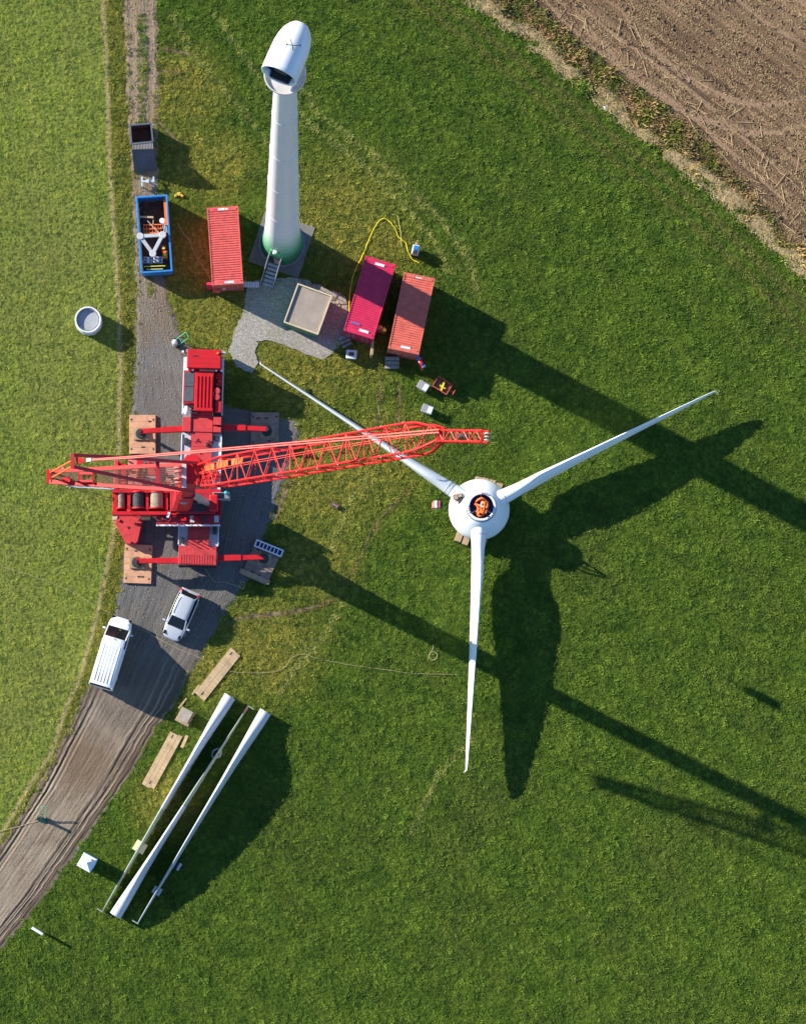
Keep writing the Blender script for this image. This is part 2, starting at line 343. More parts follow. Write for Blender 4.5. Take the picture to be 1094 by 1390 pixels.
# ploughed maize field
m_field, nt, b = newmat('field_soil')
pos = nt.new('ShaderNodeNewGeometry').outputs['Position']
rot = nt.new('ShaderNodeVectorRotate', rotation_type='Z_AXIS'); nt.l.new(pos, rot.inputs['Vector']); rot.inputs['Angle'].default_value = R(38)
rows = nt.noise(nt.scale(rot.outputs[0], .12, 2.3, 1), 1.0, 4, .6, dist=.2); clod = nt.noise(pos, 7, 6, .8); big = nt.noise(pos, .16, 4, .6)
c = nt.mix(nt.mapr(big, .35, .65), (.17, .10, .05), (.31, .20, .112)); c = nt.mix(nt.mapr(rows, .35, .65), nt.mix(1.0, c, (.50, .48, .45), 'MULTIPLY'), nt.mix(1.0, c, (1.3, 1.28, 1.25), 'MULTIPLY'))
c = nt.mix(nt.mapr(clod, .3, .72), nt.mix(1.0, c, (.55, .53, .5), 'MULTIPLY'), nt.mix(1.0, c, (1.4, 1.38, 1.35), 'MULTIPLY'))
nt.put(b.inputs['Base Color'], c); b.inputs['Roughness'].default_value = .95; nt.put(b.inputs['Normal'], nt.bump(clod, 1, .22, nt.bump(rows, 1, .4)))
polysheet('ploughed_field', m_field, FIELDP, .02, 2.2, 5, 4)
# wheel tracks pressed into the grass and soil
def ribbon(name, mat, pts, w, z, seed=1, n=160, tread=False):
    r = random.Random(seed); P_ = [Vector((*P2(*p), 0)) for p in pts]
    cum = [0]
    for a, b_ in zip(P_, P_[1:]): cum.append(cum[-1] + (b_ - a).length)
    vs = []
    for i in range(n + 1):
        d = cum[-1] * i / n; k = max(j for j in range(len(cum) - 1) if cum[j] <= d + 1e-9); t = (d - cum[k]) / (cum[k + 1] - cum[k])
        # catmull-rom
        p0, p1, p2, p3 = P_[max(k - 1, 0)], P_[k], P_[k + 1], P_[min(k + 2, len(P_) - 1)]
        q = .5 * ((2 * p1) + (-p0 + p2) * t + (2 * p0 - 5 * p1 + 4 * p2 - p3) * t * t + (-p0 + 3 * p1 - 3 * p2 + p3) * t ** 3)
        dq = (.5 * ((-p0 + p2) + 2 * (2 * p0 - 5 * p1 + 4 * p2 - p3) * t + 3 * (-p0 + 3 * p1 - 3 * p2 + p3) * t * t)).normalized()
        s_ = Vector((-dq.y, dq.x, 0)); ww = w * (.6 + .8 * r.random()) * min(1, 4 * min(i + 1, n - i + 1) / n)
        o = s_ * r.gauss(0, w * .12)
        vs += [q + o - s_ * ww / 2 + Vector((0, 0, z)), q + o + s_ * ww / 2 + Vector((0, 0, z))]
    mb = MB(); mb.add(vs, [(2 * i, 2 * i + 2, 2 * i + 3, 2 * i + 1) for i in range(n)]); o = mb.build(name, mat)
    o['kind'] = 'structure'; return o
pale = paint('flattened_grass', (.18, .215, .055), .9, .3, dirt=(.12, .17, .04), dirt_amt=.8, nscale=1.2, bump=.6)
palel = paint('flattened_grass_light', (.29, .32, .075), .9, .3, dirt=(.2, .26, .07), dirt_amt=.8, nscale=1.2, bump=.6)
brown = paint('rut_soil', (.20, .145, .08), .95, .35, dirt=(.1, .11, .03), dirt_amt=.7, nscale=2, bump=.8)
soilt = paint('pressed_soil', (.28, .175, .10), .95, .25, dirt=(.12, .085, .055), dirt_amt=.7, nscale=5, bump=.8)
RIB = [(palel, [(41, 0), (46, 170), (53, 330), (60, 500)], .16), (palel, [(88, 0), (94, 180), (99, 300), (106, 430)], .13), (palel, [(15, 700), (12, 900), (2, 1000)], .12),
       (pale, [(395, 90), (430, 150), (500, 205), (555, 258), (600, 300), (636, 350), (648, 395)], .3), (pale, [(380, 100), (416, 165), (490, 222), (545, 275), (585, 320), (610, 370)], .25),
       (pale, [(235, 20), (262, 75), (310, 125), (352, 178), (372, 210)], .16), (pale, [(295, 20), (330, 75), (365, 120)], .14),
       (brown, [(456, 812), (425, 825), (380, 833), (330, 838), (303, 850)], .32), (brown, [(560, 660), (520, 700), (500, 730), (488, 760), (470, 790)], .13), (pale, [(500, 640), (470, 690), (452, 745)], .15),
       (brown, [(516, 510), (515, 545), (510, 590)], .16), (brown, [(540, 515), (543, 550), (538, 590)], .18), (brown, [(396, 650), (382, 680), (375, 705)], .3), (pale, [(468, 820), (440, 860), (410, 890), (380, 940)], .18),
       (pale, [(440, 870), (410, 900), (385, 930)], .14), (brown, [(218, 65), (238, 68), (262, 75)], .22), (brown, [(218, 95), (232, 97), (248, 99)], .2), (brown, [(212, 160), (230, 180), (246, 195)], .2), (pale, [(640, 1000), (590, 1060), (560, 1130)], .14)]
for i, (m, pts, w) in enumerate(RIB):
    if m is brown: ribbon('wheel_track', m, pts, w, .006 + .0006 * i, i)
FR = [([(1094, 300), (980, 195), (900, 128), (800, 60), (740, 0), (700, -50)], .3), ([(1100, 270), (1000, 178), (915, 105), (820, 35), (770, -20)], .3), ([(1094, 60), (1040, 30), (980, -20)], .3), ([(1140, 150), (1094, 168), (1040, 180), (985, 172), (930, 150), (880, 118), (845, 90), (800, 40), (770, -10)], .55), ([(1140, 118), (1094, 132), (1050, 142), (1005, 138), (960, 120), (915, 92), (870, 50), (835, 0)], .5), ([(1150, 60), (1110, 20), (1060, -20)], .5)]
for i, (pts, w) in enumerate(FR): ribbon('wheel_track', soilt, pts, w, .026 + .001 * i, 60 + i)

# ------------------------------------------------------------------ masks for scatter
def inpoly(x, y, poly):
    r = np.zeros(len(x), bool); n = len(poly); j = n - 1
    for i in range(n):
        xi, yi = poly[i]; xj, yj = poly[j]
        with np.errstate(divide='ignore', invalid='ignore'):
            r ^= ((yi > y) != (yj > y)) & (x < (xj - xi) * (y - yi) / (yj - yi + 1e-12) + xi)
        j = i
    return r
def distline(x, y, pts):
    d = np.full(len(x), 1e9)
    for (ax, ay), (bx, by) in zip(pts, pts[1:]):
        t = np.clip(((x - ax) * (bx - ax) + (y - ay) * (by - ay)) / ((bx - ax) ** 2 + (by - ay) ** 2), 0, 1)
        d = np.minimum(d, np.hypot(x - ax - t * (bx - ax), y - ay - t * (by - ay)))
    return d
SOLID = [PADC, [(183, 264), (230, 261), (236, 372), (190, 375)], [(281, 284), (323, 281), (331, 392), (290, 394)], [(496, 356), (537, 364), (509, 468), (466, 458)], [(549, 376), (588, 383), (568, 490), (526, 482)],
         [(404, 390), (450, 405), (433, 459), (386, 443)], [(176, 172), (206, 172), (214, 236), (180, 236)], [(328, 876), (312, 872), (258, 945), (272, 956)], [(236, 988), (252, 996), (206, 1074), (190, 1066)]]
def cover(step, x0, x1, y0, y1, jit=.5):
    gx, gy = np.meshgrid(np.arange(x0, x1, step), np.arange(y0, y1, step)); x = gx.ravel() + rng.uniform(-jit, jit, gx.size) * step; y = gy.ravel() + rng.uniform(-jit, jit, gx.size) * step
    return x, y
def on_track(x, y, m=0): return (x > lut(TL, y) - m) & (x < lut(TR, y) + m) & (y > -160) & (y < 1400)
x, y = cover(.23 * S, -170, 1260, -170, 1540)
strip = ((x > 186.5) & (x < 199 - np.abs(y - 95) * .04) & (y > 18) & (y < 168)) | ((x > 198) & (x < 209) & (y > 372) & (y < 404))
strip0 = strip; jm = rng.normal(-2.0, 3.0, len(x)); keep = (~((x > lut(TL, y) - jm) & (x < lut(TR, y) + jm) & (y > -160) & (y < 1400)) | strip) & ~inpoly(x, y, GRAVEL) & ~inpoly(x, y, FIELDP)
for q in SOLID: keep &= ~inpoly(x, y, q)
for m, pts, w in RIB: keep &= ~((distline(x, y, pts) < w * S * .8) & (rng.random(len(x)) < (.35 if m is brown else 0)))
x, y = x[keep], y[keep]
dvv = x - lut(VERGE, y); dff = x - lut(FIELD, y)
keep = ~((np.abs(dvv - 1) < 3.2) & (rng.random(len(x)) < .9)); x, y, dvv, dff = x[keep], y[keep], dvv[keep], dff[keep]
cl1 = smooth_noise((1800, 1500), (230, 190), 31); cl2 = smooth_noise((1800, 1500), (700, 590), 32); iy = np.clip((y + 180).astype(int), 0, 1799); ix = np.clip((x + 180).astype(int), 0, 1499)
sc = np.clip(rng.lognormal(-.34, .32, len(x)) * (.62 + .35 * cl1[iy, ix] + .62 * cl2[iy, ix] ** 2), .2, 1.3); sc[dvv < 0] *= .72; sc[(dff > 0)] *= 1.9 * rng.lognormal(0, .25, (dff > 0).sum()); sc[(np.abs(x - 290) < 110) & (np.abs(y - 380) < 130)] *= .75
pm = bpy.data.meshes.new('grass_points'); pm.vertices.add(len(x)); pm.vertices.foreach_set('co', np.stack([(x - XN) / S, (YN - y) / S, np.where(on_track(x, y, -3), .06, .003)], -1).ravel())
tint = np.zeros(len(x))
for m, pts, w in RIB:
    g_ = np.exp(-(distline(x, y, pts) / (max(w, .2) * S * (.75 if m is brown else 1.1))) ** 2) * (.6 + .5 * cl2[np.clip((y + 180).astype(int), 0, 1799), np.clip((x + 180).astype(int), 0, 1499)])
    tint = np.where(g_ > np.abs(tint), g_ * (-1 if m is brown else 1), tint)
at = pm.attributes.new('tint', 'FLOAT', 'POINT'); at.data.foreach_set('value', tint.astype(np.float32))
at = pm.attributes.new('sc', 'FLOAT', 'POINT'); at.data.foreach_set('value', sc.astype(np.float32)); pm.update()
hid = bpy.data.collections.new('tufts')    # prototypes live in an unlinked collection
for k in range(6):
    r = random.Random(k); mb = MB()
    for i in range(46):
        a = r.random() * 6.283; rad = .21 * math.sqrt(r.random()); bx, by = rad * math.cos(a), rad * math.sin(a)
        h = r.uniform(.05, .15) * (1.3 - rad * 3); a2 = r.random() * 6.283; ln = r.uniform(.3, 1.3) * h; w = r.uniform(.010, .018)
        dx, dy = math.cos(a2), math.sin(a2); sx, sy = -dy * w, dx * w
        mb.add([(bx - sx, by - sy, -.005), (bx + sx, by + sy, -.005), (bx + dx * ln * .45 + sx * .8, by + dy * ln * .45 + sy * .8, h * .7), (bx + dx * ln * .45 - sx * .8, by + dy * ln * .45 - sy * .8, h * .7), (bx + dx * ln, by + dy * ln, h)], [(0, 1, 2, 3), (3, 2, 4)])
    me = bpy.data.meshes.new('tuft'); me.from_pydata([tuple(v) for v in mb.v], [], mb.f); me.materials.append(m_blade)
    hid.objects.link(bpy.data.objects.new('tuft', me))
grass = bpy.data.objects.new('grass', pm); C.objects.link(grass); tag(grass, 'short green meadow grass growing over the whole field', 'grass', kind='stuff')
ng = bpy.data.node_groups.new('scatter', 'GeometryNodeTree'); ng.interface.new_socket('Geometry', in_out='INPUT', socket_type='NodeSocketGeometry'); ng.interface.new_socket('Geometry', in_out='OUTPUT', socket_type='NodeSocketGeometry')
N = ng.nodes; L = ng.links; gi = N.new('NodeGroupInput'); go = N.new('NodeGroupOutput'); ip = N.new('GeometryNodeInstanceOnPoints'); ci = N.new('GeometryNodeCollectionInfo')
ci.inputs['Collection'].default_value = hid; ci.inputs['Separate Children'].default_value = True; ci.inputs['Reset Children'].default_value = True; ip.inputs['Pick Instance'].default_value = True
rv = N.new('FunctionNodeRandomValue'); rv.data_type = 'FLOAT_VECTOR'; rv.inputs[0].default_value = (0, 0, 0); rv.inputs[1].default_value = (0, 0, 6.283)
na = N.new('GeometryNodeInputNamedAttribute'); na.data_type = 'FLOAT'; na.inputs[0].default_value = 'sc'
L.new(gi.outputs[0], ip.inputs['Points']); L.new(ci.outputs[0], ip.inputs['Instance']); L.new(rv.outputs[0], ip.inputs['Rotation']); L.new(na.outputs[0], ip.inputs['Scale']); L.new(ip.outputs[0], go.inputs[0])
md = grass.modifiers.new('scatter', 'NODES'); md.node_group = ng

# straw and stubble on the field, dry grass along its edge, pebbles on the track: one mesh each
def sticks(name, label, cat, mat, xx, yy, lens, wid, ang, z0, lift=.03):
    n = len(xx); wx, wy = (xx - XN) / S, (YN - yy) / S; dx, dy = np.cos(ang) * lens / 2, np.sin(ang) * lens / 2; sx, sy = -np.sin(ang) * wid / 2, np.cos(ang) * wid / 2
    z1 = z0 + rng.random(n) * lift; z2 = z0 + rng.random(n) * lift; zt = wid * .6
    V = np.stack([np.stack([wx - dx - sx, wy - dy - sy, z1], -1), np.stack([wx - dx + sx, wy - dy + sy, z1], -1), np.stack([wx - dx, wy - dy, z1 + zt], -1),
                  np.stack([wx + dx - sx, wy + dy - sy, z2], -1), np.stack([wx + dx + sx, wy + dy + sy, z2], -1), np.stack([wx + dx, wy + dy, z2 + zt], -1)], 1).reshape(-1, 3)
    k = np.arange(n)[:, None] * 6; F = np.concatenate([k + np.array([[0, 3, 5, 2]]), k + np.array([[2, 5, 4, 1]])], 1).reshape(-1, 4)
    me = bpy.data.meshes.new(name); me.vertices.add(len(V)); me.vertices.foreach_set('co', V.ravel()); me.loops.add(F.size); me.loops.foreach_set('vertex_index', F.ravel().astype(np.int32))
    me.polygons.add(len(F)); me.polygons.foreach_set('loop_start', np.arange(0, F.size, 4, dtype=np.int32)); me.update(calc_edges=True); me.materials.append(mat)
    o = bpy.data.objects.new(name, me); C.objects.link(o); return tag(o, label, cat, kind='stuff')
straw = paint('straw', (.60, .42, .20), .8, .3, dirt=(.25, .17, .1), dirt_amt=.6, nscale=3)
hay = paint('dry_grass', (.62, .46, .23), .85, .3, dirt=(.38, .27, .12), dirt_amt=.6, nscale=2)
n = 150000; fx = rng.uniform(640, 1260, n); fy = rng.uniform(-170, 520, n); k = inpoly(fx, fy, FIELDP)
u = (fx * .57 - fy * .82); k &= (np.sin(u * 2 * math.pi / 13.0) + rng.normal(0, .8, n) + 2.5 * (smooth_noise((200, 200), (38, 38), 44)[np.clip(((fy + 170) / 3.5).astype(int), 0, 199), np.clip(((fx - 640) / 3.2).astype(int), 0, 199)] - .62) > -.1); fx, fy = fx[k], fy[k]
sticks('straw', 'pale maize straw and stubble littering the brown field', 'straw', straw, fx, fy, rng.lognormal(-2.2, .5, len(fx)), rng.uniform(.012, .032, len(fx)), rng.uniform(0, 6.28, len(fx)), .025)
n = 1000; fx = rng.uniform(640, 1200, n); fy = rng.uniform(-100, 480, n); k = inpoly(fx, fy, FIELDP) & (fx - lut(FIELD, fy) < 130 + 60 * rng.random(n)); fx, fy = fx[k], fy[k]
sticks('maize_stalks', 'longer broken maize stalks lying near the field edge', 'stalks', straw, fx, fy, rng.uniform(.5, 1.5, len(fx)), rng.uniform(.03, .05, len(fx)), R(-40) + rng.normal(0, .7, len(fx)), .03, .08)
n = 46000; fy = rng.uniform(-170, 480, n); cl = smooth_noise((400, 60), (44, 5), 12)
off = rng.normal(13, 8, n); dens = cl[np.clip(((fy + 170) / 650 * 399).astype(int), 0, 399), np.clip(((off + 20) / 70 * 59).astype(int), 0, 59)]; k = dens > .40 + .22 * rng.random(n); fy = fy[k]; fx = lut(FIELD, fy) + off[k]
sticks('dry_grass', 'bleached dry grass tufts along the edge of the field', 'dry grass', hay, fx, fy, rng.uniform(.2, .6, len(fx)), rng.uniform(.012, .026, len(fx)), R(-60) + rng.normal(0, 1, len(fx)), .03, .22)
clod = paint('soil_clod', (.22, .125, .06), .95, .4, dirt=(.10, .06, .03), dirt_amt=.7, nscale=6)
n = 34000; fx = rng.uniform(640, 1260, n); fy = rng.uniform(-170, 520, n); k = inpoly(fx, fy, FIELDP); k &= (np.sin((fx * .57 - fy * .82) * 2 * math.pi / 17.0 + 1) + rng.normal(0, .7, n) > 0); fx, fy = fx[k], fy[k]
sticks('soil_clods', 'brown soil clods turned up across the ploughed field', 'soil clods', clod, fx, fy, rng.lognormal(-2.4, .5, len(fx)), rng.lognormal(-2.6, .5, len(fx)), rng.uniform(0, 6.28, len(fx)), .01, .02)
m_peb = paint('pebble', (.34, .29, .23), .85, .4, nscale=3)
n = 3200; fy = rng.uniform(-150, 880, n); fx = lut(TL, fy) + (lut(TR, fy) - lut(TL, fy)) * rng.uniform(.02, .98, n)
sticks('pebbles', 'small pale stones scattered over the gravel track', 'stones', m_peb, fx, fy, rng.uniform(.03, .09, len(fx)), rng.uniform(.03, .08, len(fx)), rng.uniform(0, 6.28, len(fx)), .06, .01)

# ------------------------------------------------------------------ shared object materials
white = paint('white_paint', (.74, .77, .80), .35, .03, dirt=(.45, .42, .38), dirt_amt=.12)
gel = paint('gelcoat_white', (.78, .79, .80), .3, .03, dirt=(.5, .5, .48), dirt_amt=.15, nscale=.8)
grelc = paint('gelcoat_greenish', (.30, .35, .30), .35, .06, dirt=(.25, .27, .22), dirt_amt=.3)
crane_red = paint('crane_red', (.56, .014, .022), .5, .12, spec=.25, dirt=(.22, .025, .03), dirt_amt=.7, nscale=1.1)
boom_red = paint('boom_red', (.60, .016, .018), .5, .10, spec=.25, dirt=(.35, .05, .03), dirt_amt=.3)
deck_red = paint('worn_red_deck', (.54, .045, .05), .6, .16, spec=.25, dirt=(.42, .22, .20), dirt_amt=.5, nscale=2.5, bump=.1)
pink = paint('faded_red_slab', (.58, .16, .14), .7, .2, dirt=(.4, .3, .26), dirt_amt=.6, nscale=3)
grey = paint('grey_metal', (.30, .31, .32), .45, .12, metal=.3)
lgrey = paint('light_grey_metal', (.50, .51, .53), .5, .12, dirt=(.3, .28, .25), dirt_amt=.4)
dark = paint('dark_metal', (.035, .036, .04), .5, .25)
black = paint('black_rubber', (.018, .018, .018), .8, .2)
steel = paint('galvanised_steel', (.45, .47, .49), .4, .12, metal=.5)
mat_plate = paint('rusty_plate', (.56, .30, .18), .8, .22, dirt=(.25, .12, .07), dirt_amt=.6, nscale=2.2, bump=.2)
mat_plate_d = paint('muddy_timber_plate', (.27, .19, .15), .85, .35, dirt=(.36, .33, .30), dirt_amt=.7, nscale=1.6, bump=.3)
cont_red = paint('container_red', (.62, .085, .075), .5, .2, dirt=(.62, .42, .30), dirt_amt=.6, nscale=2.4)
cont_pink = paint('container_crimson', (.60, .022, .085), .45, .16, dirt=(.38, .08, .10), dirt_amt=.6, nscale=2.0)
cont_orange = paint('container_faded_red', (.64, .125, .085), .5, .2, dirt=(.5, .3, .22), dirt_amt=.6, nscale=2.4)
blue = paint('skip_blue', (.02, .20, .52), .45, .12, dirt=(.1, .1, .1), dirt_amt=.3)
orange = paint('orange_paint', (.85, .17, .02), .5, .12)
yellow = paint('yellow_plastic', (.80, .68, .03), .5, .1, dirt_amt=.1)
slate = paint('slate_blue_steel', (.10, .115, .15), .55, .2, dirt=(.05, .05, .05), dirt_amt=.4)
rust = paint('rusty_brown', (.13, .065, .045), .85, .35, dirt=(.06, .035, .025), dirt_amt=.6, nscale=3)
conc = paint('concrete', (.19, .175, .16), .9, .15, dirt=(.13, .13, .10), dirt_amt=.4, bump=.2)
conc_l = paint('concrete_pale', (.50, .50, .49), .85, .1, dirt=(.3, .3, .28), dirt_amt=.3)
hutgreen = paint('hut_green', (.03, .22, .11), .5, .15)
turq = paint('turquoise_plastic', (.03, .36, .40), .45, .08)
plank = wood('new_plank', (.40, .27, .14), (.62, .46, .28), (14, 1, 1))
plank2 = wood('weathered_plank', (.30, .20, .12), (.50, .36, .22), (14, 1, 1))
glassm = glass('dark_glass')
redlens = paint('red_lens', (.7, .01, .01), .2, .03, dirt_amt=0)
sling_m = paint('orange_sling', (.95, .16, .02), .7, .2, dirt=(.9, .45, .05), dirt_amt=.7, nscale=4)
navy = paint('navy_inner_paint', (.012, .035, .16), .4, .15)
SKY = 'pale'

# ------------------------------------------------------------------ wind turbine tower with its nacelle
TB = P(382.7, 331)
t = thing('wind_turbine', 'white turbine tower with green banded foot and open nacelle, still without a rotor', 'wind turbine', TB)
prof = [(0, 1.70), (.25, 1.64), (1.5, 1.52), (2.8, 1.44), (4, 1.385), (5.5, 1.32), (7.5, 1.26), (12, 1.19), (18, 1.11), (28, .94), (36, .81), (42.6, .69)]
def rad(z): return float(np.interp(z, [a for a, b in prof], [b for a, b in prof]))
MB().lathe((0, 0, 0), [(rad(z), z) for z in (8.0, 10, 12, 12.02, 18, 23, 28, 28.02, 36, 42.6)], 64).build('tower', white, t, smooth=True)
gcol = [(.025, .22, .09), (.05, .28, .13), (.11, .36, .20), (.20, .45, .30), (.32, .54, .42), (.46, .64, .55), (.58, .71, .66), (.67, .75, .74)]
zb = [.12, 1.0, 2.0, 3.0, 4.0, 5.0, 6.0, 7.0, 8.0]
for i in range(8):
    MB().lathe((0, 0, 0), [(rad(zb[i]) + .004, zb[i]), (rad(zb[i + 1]) + .004, zb[i + 1])], 64).build('green_band', paint('green_band_%d' % i, gcol[i], .4, .05, dirt_amt=.1), t, smooth=True)
mb = MB().lathe((0, 0, 0), [(1.55, .0), (1.82, .0), (1.82, .12), (1.6, .12)], 64)
fl = mb.build('base_flange', grey, t, smooth=True)
mb = MB()
for i in range(44): a = i * math.tau / 44; mb.cyl((1.74 * math.cos(a), 1.74 * math.sin(a), .12), (1.74 * math.cos(a), 1.74 * math.sin(a), .24), .04, n=6)
mb.v = mb.v[:12]; mb.f = mb.f[:8]; q0_ = mb.build('bolt', steel, fl)
for i in range(1, 44): c_ = q0_.copy(); C.objects.link(c_); c_.rotation_euler = (0, 0, i * math.tau / 44)
for z_ in (12.0, 20.0, 28.0, 36.0): MB().lathe((0, 0, 0), [(rad(z_ - .03) + .004, z_ - .03), (rad(z_) + .022, z_ - .02), (rad(z_) + .022, z_ + .02), (rad(z_ + .03) + .004, z_ + .03)], 64).build('flange_seam', paint('seam_grey', (.73, .76, .79), .5, .05), t, smooth=True)
# entrance door, lamp and stairs
mb = MB(); a = R(-112); dx, dy = math.cos(a), math.sin(a); M = Matrix.Rotation(a, 4, 'Z')
mb.box(1.38, 1.50, -.42, .42, 1.55, 3.3, M); d_ = mb.build('door', paint('door_green', (.10, .5, .18), .4, .05), t, bevel=.02)
MB().box(1.50, 1.545, .22, .32, 2.3, 2.42, M).build('handle', steel, d_)
MB().box(1.40, 1.62, -.14, .14, 3.42, 3.6, M).ball(M @ Vector((1.6, 0, 3.5)), .13, .13, .12).build('door_lamp', white, t, smooth=True)
sa = R(-109); st = thing('steel_stairs', 'dark steel stairs with handrails leading up to the tower door', 'stairs', P(376, 350), sa)
MB().box(-.15, .75, -.48, .48, 1.40, 1.45).build('landing', dark, st)
for i in range(6): MB().box(.78 + i * .27, 1.0 + i * .27, -.43, .43, 1.18 - i * .225, 1.22 - i * .225).build('tread', steel, st)
for sgn in (-1, 1):
    MB().beam((.75, sgn * .46, 1.35), (2.4, sgn * .46, 0), .05, .2).build('stringer', dark, st)
    mb = MB().tube([(-.15, sgn * .5, 2.4), (.75, sgn * .5, 2.4), (2.4, sgn * .5, 1.0), (2.4, sgn * .5, .02)], .035)
    for x_, z0, z1 in ((-.12, 1.4, 2.4), (.72, 1.4, 2.4), (1.55, .75, 1.72)): mb.tube([(x_, sgn * .5, z0), (x_, sgn * .5, z1)], .025)
    mb.build('handrail', steel, st)
# nacelle
NZ = 43.0
yaw = math.atan2(67, 29)    # the shell's axis in plan
nx_ = Matrix.Translation((0, 0, 44.25)) @ Matrix.Rotation(yaw, 4, 'Z')
PC = P(387, 100, NZ) - TB
mb = MB().lathe((PC.x, PC.y, 0), [(.66, 42.3), (1.22, 42.9), (1.28, 43.02), (1.28, 43.22), (1.22, 43.22), (1.20, 43.06), (0, 43.05)], 48)
yp = mb.build('yaw_platform', paint('platform_grey', (.58, .56, .54), .6, .1), t, smooth=True)
shell_c = P(378.5, 102.5, 44.6) - TB; M = Matrix.Translation(shell_c) @ Matrix.Rotation(yaw, 4, 'Z')
rings = []
for x_, r_, zz in ((0, 1.13, 0), (.3, 1.14, 0), (1.0, 1.14, .0), (1.8, 1.12, .0), (2.3, 1.05, .0), (2.75, .91, 0), (3.1, .68, 0), (3.32, .46, 0), (3.4, .2, 0), (3.41, .03, 0)):
    rings.append([M @ Vector((x_ - (-.06 * math.sin(k * math.tau / 48) if x_ < .01 else 0), r_ * math.cos(k * math.tau / 48), r_ * math.sin(k * math.tau / 48) + zz)) for k in range(48)])
sh = MB().loft(rings, caps=False).build('nacelle_shell', white, t, smooth=True)
so_ = sh.modifiers.new('s', 'SOLIDIFY'); so_.thickness = .06; so_.offset = -1
mb = MB(); ri = [[M @ Vector((x_, 1.05 * math.cos(k * math.tau / 32), 1.05 * math.sin(k * math.tau / 32))) for k in range(32)] for x_ in (.37, 1.9)]
mb.loft(ri, caps=False); mb.build('nacelle_lining', navy, sh)
mb = MB().cyl(M @ Vector((.3, 0, -.1)), M @ Vector((1.9, 0, -.1)), .42, n=20); mb.box(.0, 1.6, -.6, .6, -1.0, -.8, M); mb.box(.5, 1.1, -.7, .7, .1, .35, M)
mb.build('generator_frame', dark, sh)
m2 = P(397.5, 66, 45.7) - TB
mb = MB().tube([m2, m2 + Vector((0, 0, .55))], .03).tube([m2 + Vector((-.35, .1, .5)), m2 + Vector((.4, .05, .5))], .022).tube([m2 + Vector((0, 0, .45)), m2 + Vector((-.15, .4, .6))], .02).ball(m2 + Vector((.4, .05, .56)), .07, .07, .06).ball(m2 + Vector((-.35, .1, .56)), .06, .06, .05)
mb.build('weather_mast', dark, t)
mb = MB().tube([PC + Vector((.1, -.75, 43.1)), PC + Vector((.1, -.75, 43.6)), PC + Vector((-.25, -.6, 43.6))], .03); mb.build('platform_rail', dark, t)

pad = thing('tower_plinth', 'square concrete slab round the foot of the white turbine tower', 'concrete slab', P(382.5, 332))
mb = MB(pad.location); mb.prism([P2(*q) for q in PADC], 0, .10); mb.build('slab', conc, pad, bevel=.02)

# ------------------------------------------------------------------ blades and rotor
def blade_rings(rs, cs, ts, zc, n=20, root=0, tw=0):
    out = []
    for r_, c_, th, z_ in zip(rs, cs, ts, zc):
        ring = []
        k_ = min(1, max(0, (r_ - root) / 2.5))
        for i in range(n):
            a = math.tau * i / n; ca, sa_ = math.cos(a), math.sin(a)
            zz = c_ / 2 * ca
            sharp = 1 - .55 * k_ * max(0, -ca)        # thinner towards the trailing (lower or upper) edge
            ring.append((r_, th / 2 * sa_ * sharp + tw * k_ * .10 * ca * c_, z_ + zz))
        out.append(ring)
    return out
def blade_mesh(mb, M, rs, cs, ts, zc, root, hook=1, tw=0):
    rr = blade_rings(rs, cs, ts, zc, root=root, tw=tw); rr = [[M @ Vector(v) for v in ring] for ring in rr]
    mb.loft(rr)
RC = P(647, 692, 0)
rt = thing('turbine_rotor', 'white three bladed rotor lying flat on the grass, hub upwards', 'rotor', (RC.x + .1, RC.y - .1, 0))
hubm = MB().lathe((0, 0, 0), [(0, .75), (2.25, .78), (2.37, .88), (2.37, 1.15), (2.22, 1.52), (1.78, 2.2), (1.38, 2.68), (1.18, 2.86), (1.12, 2.88)], 72)
hub = hubm.build('hub_cone', white, rt, smooth=True)
MB().lathe((0, 0, 0), [(1.12, 2.86), (1.12, 3.14), (1.08, 3.18), (.96, 3.18), (.93, 3.14), (.93, 2.35), (0, 2.35)], 64).build('hub_ring', white, hub, smooth=True)
MB().lathe((0, 0, 0), [(1.15, 2.87), (1.19, 2.85), (1.15, 2.91)], 64).build('seal_ring', dark, hub)
MB().lathe((0, 0, 0), [(.928, 3.12), (.928, 2.37), (0, 2.37)], 48).build('hub_inner', navy, hub)
for i in range(36):
    if (i // 4) % 3 == 0:
        mb = MB(); a = math.tau * i / 36 + R(58); mb.box(.98, 1.06, -.035, .035, 3.18, 3.22, Matrix.Rotation(a, 4, 'Z')); mb.build('bolt', dark, hub)
for a in (90, 213, 328):
    MB().box(.1, .98, -.045, .045, 2.72, 2.8, Matrix.Rotation(R(a), 4, 'Z')).build('spreader_arm', lgrey, hub)
rs = [1.25, 2.0, 2.5, 3.3, 4.2, 5.2, 6.5, 8, 9.5, 11.5, 13.5, 15.5, 17.5, 19, 20.0, 20.42]
cs = [1.25, 1.25, 1.25, 1.4, 1.95, 2.2, 2.2, 2.1, 1.92, 1.68, 1.42, 1.15, .9, .7, .5, .25]
ts = [1.25, 1.2, 1.13, 1.0, .92, .82, .68, .55, .46, .37, .30, .24, .19, .15, .12, .08]
zc = [1.9, 1.9, 1.9, 1.88, 1.85, 1.82, 1.82, 1.84, 1.86, 1.88, 1.88, 1.86, 1.8, 1.78, 1.76, 1.76]
